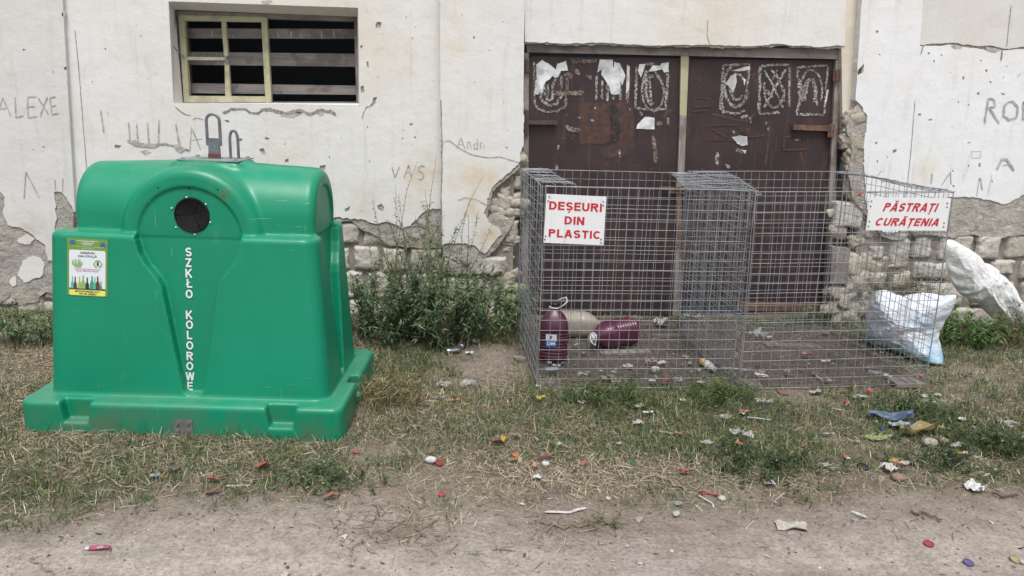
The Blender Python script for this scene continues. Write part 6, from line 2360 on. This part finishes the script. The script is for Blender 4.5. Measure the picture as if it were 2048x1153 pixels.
# grass before the cages
paper(1280, 818, .055, .03, (.48, .44, .38), 8, 'beige carton piece in the grass', 'carton piece', 'carton_piece', .15)
paper(1296, 830, .050, .020, (.66, .67, .70), 6, 'white paper strip under the beige carton', crump=.12)
paper(1306, 823, .016, .018, (.50, .04, .03), 40, 'red crumb between carton and white strip', 'plastic scrap', 'plastic_scrap')
paper(1275, 852, .05, .03, (.46, .44, .42), 10, 'grey scrap below the white paper strip')
leaf(1357, 876, .045, (.40, .25, .08), 10, 'tan leaf in the middle of the grass')
leaf(1217, 897, .04, (.36, .20, .12), 60, 'brown leaf left of the green cap')
leaf(1121, 873, .034, (.38, .20, .13), 10, 'pale brown leaf left of the others in the grass')
leaf(1104, 917, .034, (.40, .14, .07), 10, 'reddish leaf above the white bottle cap')
stick(1318, 868, 1346, 873, .003, (.56, .56, .54), 'thin white strip left of the tan leaf', 'strip', 'plastic_strip', 0, None, .016)
cap(1268, 929, (.02, .22, .09), 'green bottle cap in the straw', .013)
paper(1472, 872, .055, .05, (.58, .60, .61), 15, 'left clear film of the pair in the grass', 'plastic film', 'plastic_film', .3, 'film')
paper(1494, 877, .045, .055, (.58, .60, .61), -20, 'right clear film of the pair in the grass', 'plastic film', 'plastic_film', .3, 'film')
paper(1411, 895, .05, .025, (.52, .53, .53), 10, 'grey film scrap left of the clear pair', 'plastic film', 'plastic_film', .3, 'film')
paper(1478, 896, .022, .03, (.55, .14, .06), 50, 'orange scrap below the clear films')
paper(1488, 831, .045, .03, (.46, .22, .14), 10, 'reddish wrapper before the cage joint', 'wrapper', 'wrapper', .5)
paper(1484, 833, .020, .028, (.66, .66, .64), 30, 'white crumb on the reddish wrapper')
stick(1494, 841, 1542, 846, .003, (.60, .62, .64), 'white strip below the reddish wrapper', 'strip', 'plastic_strip', 0, None, .018, .008)
paper(1449, 842, .05, .04, (.44, .36, .30), 10, 'brownish film left of the white strip', 'plastic film', 'plastic_film', .4, 'film')
can(1515, 806, .03, .014, (.50, .55, .54), 10, 'small clear cup before the right cage', 'cup', 'cup', 'p', .8)
paper(1534, 811, .06, .03, (.48, .50, .50), -10, 'clear film beside the small cup', 'plastic film', 'plastic_film', .4, 'film')
lump(1566, 786, .035, (.26, .12, .095), 'reddish tile shard before the right cage', 'shard', 'tile_shard', .25, None, True)
paper(1632, 788, .06, .035, (.48, .45, .43), 10, 'pale crumpled wrapper under the right cage edge', 'wrapper', 'wrapper', .5)
paper(1718, 798, .075, .035, (.40, .41, .43), 4, 'grey plastic piece before the right cage', 'plastic scrap', 'plastic_scrap', .15)
can(1737, 788, .026, .014, (.58, .07, .10), 60, 'small red cup before the right cage', 'cup', 'cup', 'p', .9)
cap(1692, 804, (.50, .03, .04), 'red cap left of the grey plastic piece', .014)
stick(1690, 815, 1698, 808, .003, (.60, .60, .58), 'short white stick under the red cap', z=.015)
# right side
paper(1537, 967, .040, .040, (.72, .74, .70), 85, 'white square cap on the straw', 'cap', 'square_cap', .08)
paper(1368, 951, .036, .022, (.52, .04, .04), -20, 'red scrap at the edge of the straw', crump=.5)
stick(1398, 994, 1427, 1018, .0032, (.70, .71, .70), 'bent white drinking straw on the dirt', 'drinking straw', 'drinking_straw', 0, (1425, 1010))
cap(1444, 998, (.60, .59, .56), 'white ring cap right of the bent straw', .014, tilt=(.1, 0))
stick(1400, 991, 1434, 992, .004, (.46, .05, .035), 'red twisted strip above the bent straw', 'strip', 'plastic_strip', .5)
paper(1406, 986, .028, .016, (.58, .20, .06), 10, 'orange scrap on the red twisted strip')
lump(1352, 1032, .014, (.46, .45, .42), 'whitish stone on the dirt')
lump(1278, 1042, .017, (.38, .345, .30), 'pale flat stone left of the whitish one', sq=.3)
paper(1357, 1013, .03, .02, (.30, .32, .34), 10, 'grey scrap above the whitish stone')
cap(1216, 1000, (.56, .50, .42), 'pale round cap on the dirt edge', .009)
stick(1491, 1058, 1507, 1041, .0016, (.66, .64, .58), 'thin white stick on the dirt')
stick(1530, 1111, 1543, 1118, .0022, (.66, .65, .62), 'short white stick near the bottom edge')
paper(1344, 1102, .016, .010, (.66, .66, .64), 80, 'small white chip near the bottom edge')
paper(1582, 1051, .105, .05, (.50, .46, .41), -8, 'dirty crumpled rag on the dirt', 'rag', 'rag', .16)
stick(1704, 1025, 1732, 1036, .006, (.68, .67, .64), 'white cardboard stick on the dirt', 'stick', 'stick', 0, None, .006)
cap(1857, 1088, (.40, .035, .03), 'bright red oval lid on the dirt', .0155, tilt=(.15, 0))
cap(1936, 1127, (.12, .10, .30), 'violet cap near the bottom edge', .0155, tilt=(.2, .1))
cap(2029, 1121, (.44, .34, .16), 'tan cap at the bottom right', .016, tilt=(.3, .1))
cap(2047, 1126, (.50, .46, .42), 'grey ring cap cut by the right edge', .013)
paper(1949, 981, .065, .065, (.72, .72, .73), 20, 'crumpled white paper at the dirt edge on the right', crump=.45)
paper(1778, 944, .065, .045, (.66, .63, .60), 15, 'crumpled white wrapper in the trodden grass', 'wrapper', 'wrapper', .5)
cap(1725, 937, (.03, .03, .034), 'black oval lid left of the white wrapper', .022, tilt=(.1, .1), name='lid', cat='lid')
lump(1796, 959, .028, (.33, .20, .16), 'pink brick lump below the white wrapper', 'brick lump', 'brick_lump', .5)
paper(1797, 934, .03, .018, (.46, .03, .06), 10, 'dark red scrap right of the white wrapper')
paper(1784, 926, .05, .012, (.58, .38, .05), -20, 'narrow yellow scrap above the dark red one')
paper(1812, 932, .05, .02, (.58, .50, .46), 20, 'pale torn scrap right of the dark red one')
paper(1779, 848, .17, .055, (.13, .20, .33), -22, 'crumpled blue bag in the grass', 'bag', 'plastic_bag', .35)
paper(1797, 858, .09, .04, (.44, .48, .54), -15, 'pale lower end of the blue bag', 'bag', 'plastic_bag', .35)
cap(1825, 855, (.02, .09, .40), 'blue lid right of the blue bag', .022, tilt=(.15, .1), name='lid', cat='lid')
cap(1766, 861, (.02, .06, .30), 'dark blue lid under the blue bag', .016, tilt=(.15, .1), name='lid', cat='lid')
paper(1836, 871, .19, .05, (.46, .36, .12), 2, 'crumpled yellow bag right of the blue bag', 'bag', 'plastic_bag', .3)
paper(1752, 882, .10, .025, (.36, .42, .15), -20, 'yellow green wrapper below the blue bag', 'wrapper', 'wrapper', .25)
paper(1772, 878, .06, .022, (.44, .48, .22), -5, 'pale green wrapper right of the yellow green one', 'wrapper', 'wrapper', .25)
lump(1858, 890, .030, (.44, .38, .32), 'pale stone below the yellow bag')
lump(1884, 884, .024, (.34, .25, .19), 'brown stone right of the pale stone')
cap(1945, 897, (.03, .08, .42), 'small blue cap in the right grass', .014)
cap(1917, 907, (.60, .46, .02), 'yellow cap left of the small blue one', .014)
paper(1913, 899, .06, .025, (.62, .61, .58), 15, 'white strip of paper behind the yellow cap')
paper(1931, 913, .022, .020, (.66, .66, .64), 10, 'white crumb right of the yellow cap')
paper(1690, 917, .03, .026, (.56, .10, .06), 40, 'red scrap in the trodden grass')
paper(1695, 921, .018, .016, (.68, .66, .64), 10, 'white crumb on the red scrap')
leaf(1608, 897, .035, (.30, .13, .06), 20, 'brown leaf left of the red scrap')
paper(1653, 937, .035, .022, (.50, .51, .48), 10, 'greyish film left of the black lid', 'plastic film', 'plastic_film', .3, 'film')
paper(1657, 874, .05, .016, (.56, .57, .56), -8, 'narrow white strip left of the wrappers')
paper(1705, 888, .035, .014, (.54, .52, .46), -30, 'pale strip above the red scrap')
for px, py, r, l in [(1851, 797, .019, 'left of three pale stones behind the blue bag'), (1874, 794, .016, 'right of three pale stones behind the blue bag'), (1861, 811, .022, 'lowest of three pale stones behind the blue bag')]:
    lump(px, py, r, (.50, .48, .45), l)
paper(1924, 846, .034, .028, (.66, .64, .64), 30, 'white crumple in the right grass')
paper(2012, 856, .075, .04, (.50, .49, .46), 0, 'pale film at the far right in the grass', 'plastic film', 'plastic_film', .35, 'film')
leaf(1935, 752, .05, (.20, .17, .12), 10, 'dark leaf on bare soil right of the bag')
lump(1040, 722, .030, (.34, .29, .24), 'brownish stone beside the cage side')
lump(1030, 716, .012, (.36, .31, .26), 'small stone behind the brownish stone')
# in the cages
paper(1331, 762, .034, .026, (.46, .025, .04), 10, 'red scrap on the left cage floor', z=.016)
paper(1387, 766, .03, .018, (.46, .025, .04), 10, 'small red scrap near the front of the left cage', z=.016)
lump(1311, 742, .020, (.55, .56, .56), 'white lump on the left cage floor', 'foam lump', 'foam_lump', .8, .016)
paper(1302, 727, .06, .02, (.52, .30, .26), -6, 'red and white wrapper on the left cage floor', 'wrapper', 'wrapper', .4, z=.016)
paper(1323, 650, .08, .08, (.66, .66, .67), 20, 'crumpled white bag at the back of the left cage', 'bag', 'plastic_bag', .75, z=.016)
yb = thing('small_bottle', 'small bottle with yellow top and white label lying in the left cage', 'bottle', tuple(G(1415, 730, .024)))
mb = MB()
mb.lathe([(.012, -.062), (.017, -.058), (.020, -.048), (.0215, -.02)], 20)
mb.build('bottom', lm_((.80, .46, .01), .3), yb, True)
mb = MB()
mb.lathe([(.0216, -.0201), (.0218, .0), (.0216, .028)], 20)
mb.build('label', lm_((.80, .75, .60), .5), yb, True)
mb = MB()
mb.lathe([(.0214, .0281), (.019, .040), (.013, .050), (.012, .056)], 20)
mb.build('neck', lm_((.58, .58, .58), .3), yb, True)
mb = MB()
mb.lathe([(.014, .0561), (.0145, .058), (.0145, .068), (.012, .070)], 16)
mb.build('cap', lm_((.70, .70, .70), .4), yb)
a, b = G(1396, 718, .03), G(1436, 744, .02)
yb.rotation_euler = lying(a, b)
stick(1440, 740, 1515, 746, .0035, (.66, .68, .70), 'white rod lying across the cage joint', 'rod', 'plastic_rod', 0, None, .018)
paper(1522, 752, .07, .035, (.58, .56, .55), -15, 'pale carton on the right cage floor', 'carton piece', 'carton_piece', .25, z=.016)
paper(1524, 745, .03, .022, (.50, .25, .25), 0, 'pink scrap behind the pale carton', z=.018)
paper(1612, 711, .06, .03, (.40, .13, .16), -10, 'reddish wrapper on the right cage floor', 'wrapper', 'wrapper', .5, z=.016)
can(1650, 725, .055, .010, (.70, .71, .72), 0, 'white tube on the right cage floor', 'tube', 'tube', 'p', .9, .016)
cap(1671, 712, (.06, .22, .40), 'blue cap on the right cage floor', .015, z=.02)
paper(1517, 672, .10, .09, (.44, .47, .48), 20, 'clear crumpled film at the back of the right cage', 'plastic film', 'plastic_film', .6, 'film', z=.016)
can(1103, 744, .07, .018, (.20, .26, .34), 8, 'small clear bluish bottle before the upright jug', 'clear_bottle', 'bottle', 'p', .7, .016)
paper(1112, 733, .05, .02, (.58, .57, .55), 0, 'white shred at the foot of the upright jug', z=.016)
paper(1165, 752, .06, .03, (.46, .46, .47), 10, 'grey film on the left cage floor', 'plastic film', 'plastic_film', .4, 'film', z=.016)
paper(1215, 757, .08, .03, (.30, .20, .16), 5, 'brownish carton on the left cage floor', 'carton piece', 'carton_piece', .25, z=.016)
paper(1750, 748, .075, .04, (.30, .37, .40), -10, 'bluish film near the front of the right cage', 'plastic film', 'plastic_film', .3, 'film', z=.016)
stick(1632, 756, 1645, 764, .004, (.64, .65, .66), 'short white rod at the front of the right cage', 'rod', 'plastic_rod', 0, None, .018)
cap(1842, 754, (.46, .03, .03), 'red cap on the right foot board of the right cage', .014, z=.018)
paper(1380, 640, .16, .05, (.46, .42, .36), 2, 'crumbly pale carton strip under the gate', 'carton piece', 'carton_piece', .3, z=.016)
for px, py, w_, h_, r, l in [(1345, 672, .26, .06, 4, 'grey board under the left cage floor, nearest the gate'), (1585, 692, .34, .07, -4, 'grey board under the right cage floor'), (1250, 705, .30, .06, 8, 'dark board under the left cage floor'), (1650, 664, .40, .06, 2, 'grey board along the back of the right cage')]:
    mb = MB()
    mb.box((-w_ / 2, -h_ / 2, -.004), (w_ / 2, h_ / 2, .006))
    place(mb, 'board', M_PLANK if 'dark' in l else M_FOOT, px, py, r, l, 'board', None, .003)
# twigs on the dirt
TW = (.20, .155, .11)
stick(1075, 1050, 1175, 1052, .0028, (.30, .245, .18), 'forked pale twig on the dirt, longer piece', 'twig', 'twig', .9, (1120, 1058))
stick(1098, 1068, 1115, 1040, .0022, (.34, .285, .21), 'forked pale twig on the dirt, short upright piece', 'twig', 'twig', .9)
stick(1906, 1085, 1945, 1040, .0024, (.38, .32, .26), 'curved pale twig at the right on the dirt', 'twig', 'twig', .8, (1912, 1062))
stick(1815, 1032, 1885, 1048, .004, TW, 'dark twig at the right on the dirt', 'twig', 'twig', .9, (1850, 1034))
stick(740, 1030, 745, 1075, .0022, (.32, .26, .20), 'thin curled twig on the dark dirt patch', 'twig', 'twig', .9, (725, 1050))
stick(1275, 965, 1340, 975, .003, (.42, .34, .23), 'long dry stalk on the straw edge, left half', 'twig', 'twig', .8, (1310, 952))
stick(1322, 955, 1376, 982, .003, (.42, .34, .23), 'long dry stalk on the straw edge, right half', 'twig', 'twig', .8, (1350, 972))
stick(60, 1122, 110, 1150, .003, (.36, .30, .24), 'curved stalk at the bottom left on the dirt', 'twig', 'twig', .8, (75, 1128))
stick(1985, 992, 2047, 1000, .004, (.13, .10, .08), 'dark twig at the right edge of the dirt', 'twig', 'twig', .8)
stick(1020, 1045, 1035, 1058, .002, (.30, .24, .18), 'small twig left of the forked one', 'twig', 'twig', .8)
stick(200, 955, 300, 985, .0026, (.46, .38, .25), 'pale stalk in the straw at the lower left', 'twig', 'twig', .8, (250, 978))

# small scraps nobody could tell apart
rs = random.Random(11)


def scraps(n, region, label, group, cols_, z, smax=.05):
    for _ in range(n):
        px, py = rs.uniform(region[0], region[2]), rs.uniform(region[1], region[3])
        w = rs.uniform(.014, smax)
        o = paper(px, py, w, w * rs.uniform(.4, .9), rs.choice(cols_), rs.uniform(0, 180), label, 'paper scrap', 'paper_scrap', rs.uniform(.2, .6), 'p', z)
        o['group'] = group


PALE = [(.55, .54, .52), (.42, .42, .42), (.60, .60, .60), (.34, .30, .26), (.46, .38, .32), (.28, .20, .16), (.40, .42, .44)]
scraps(34, (1095, 690, 1450, 768), 'small dull scrap among the debris on the left cage floor', 'debris on the left cage floor', PALE, .016, .055)
scraps(26, (1500, 665, 1830, 768), 'small dull scrap among the debris on the right cage floor', 'debris on the right cage floor', PALE, .016, .05)
scraps(12, (1090, 790, 1560, 900), 'tiny pale scrap lost in the green grass before the cages', 'tiny scraps before the cages', PALE, None, .032)
scraps(10, (1640, 800, 2040, 950), 'tiny pale scrap lost in the trodden grass on the right', 'tiny scraps on the right', PALE, None, .032)
scraps(8, (1000, 985, 2040, 1140), 'tiny pale chip on the bare dirt at the lower right', 'tiny chips on the dirt', PALE, None, .020)
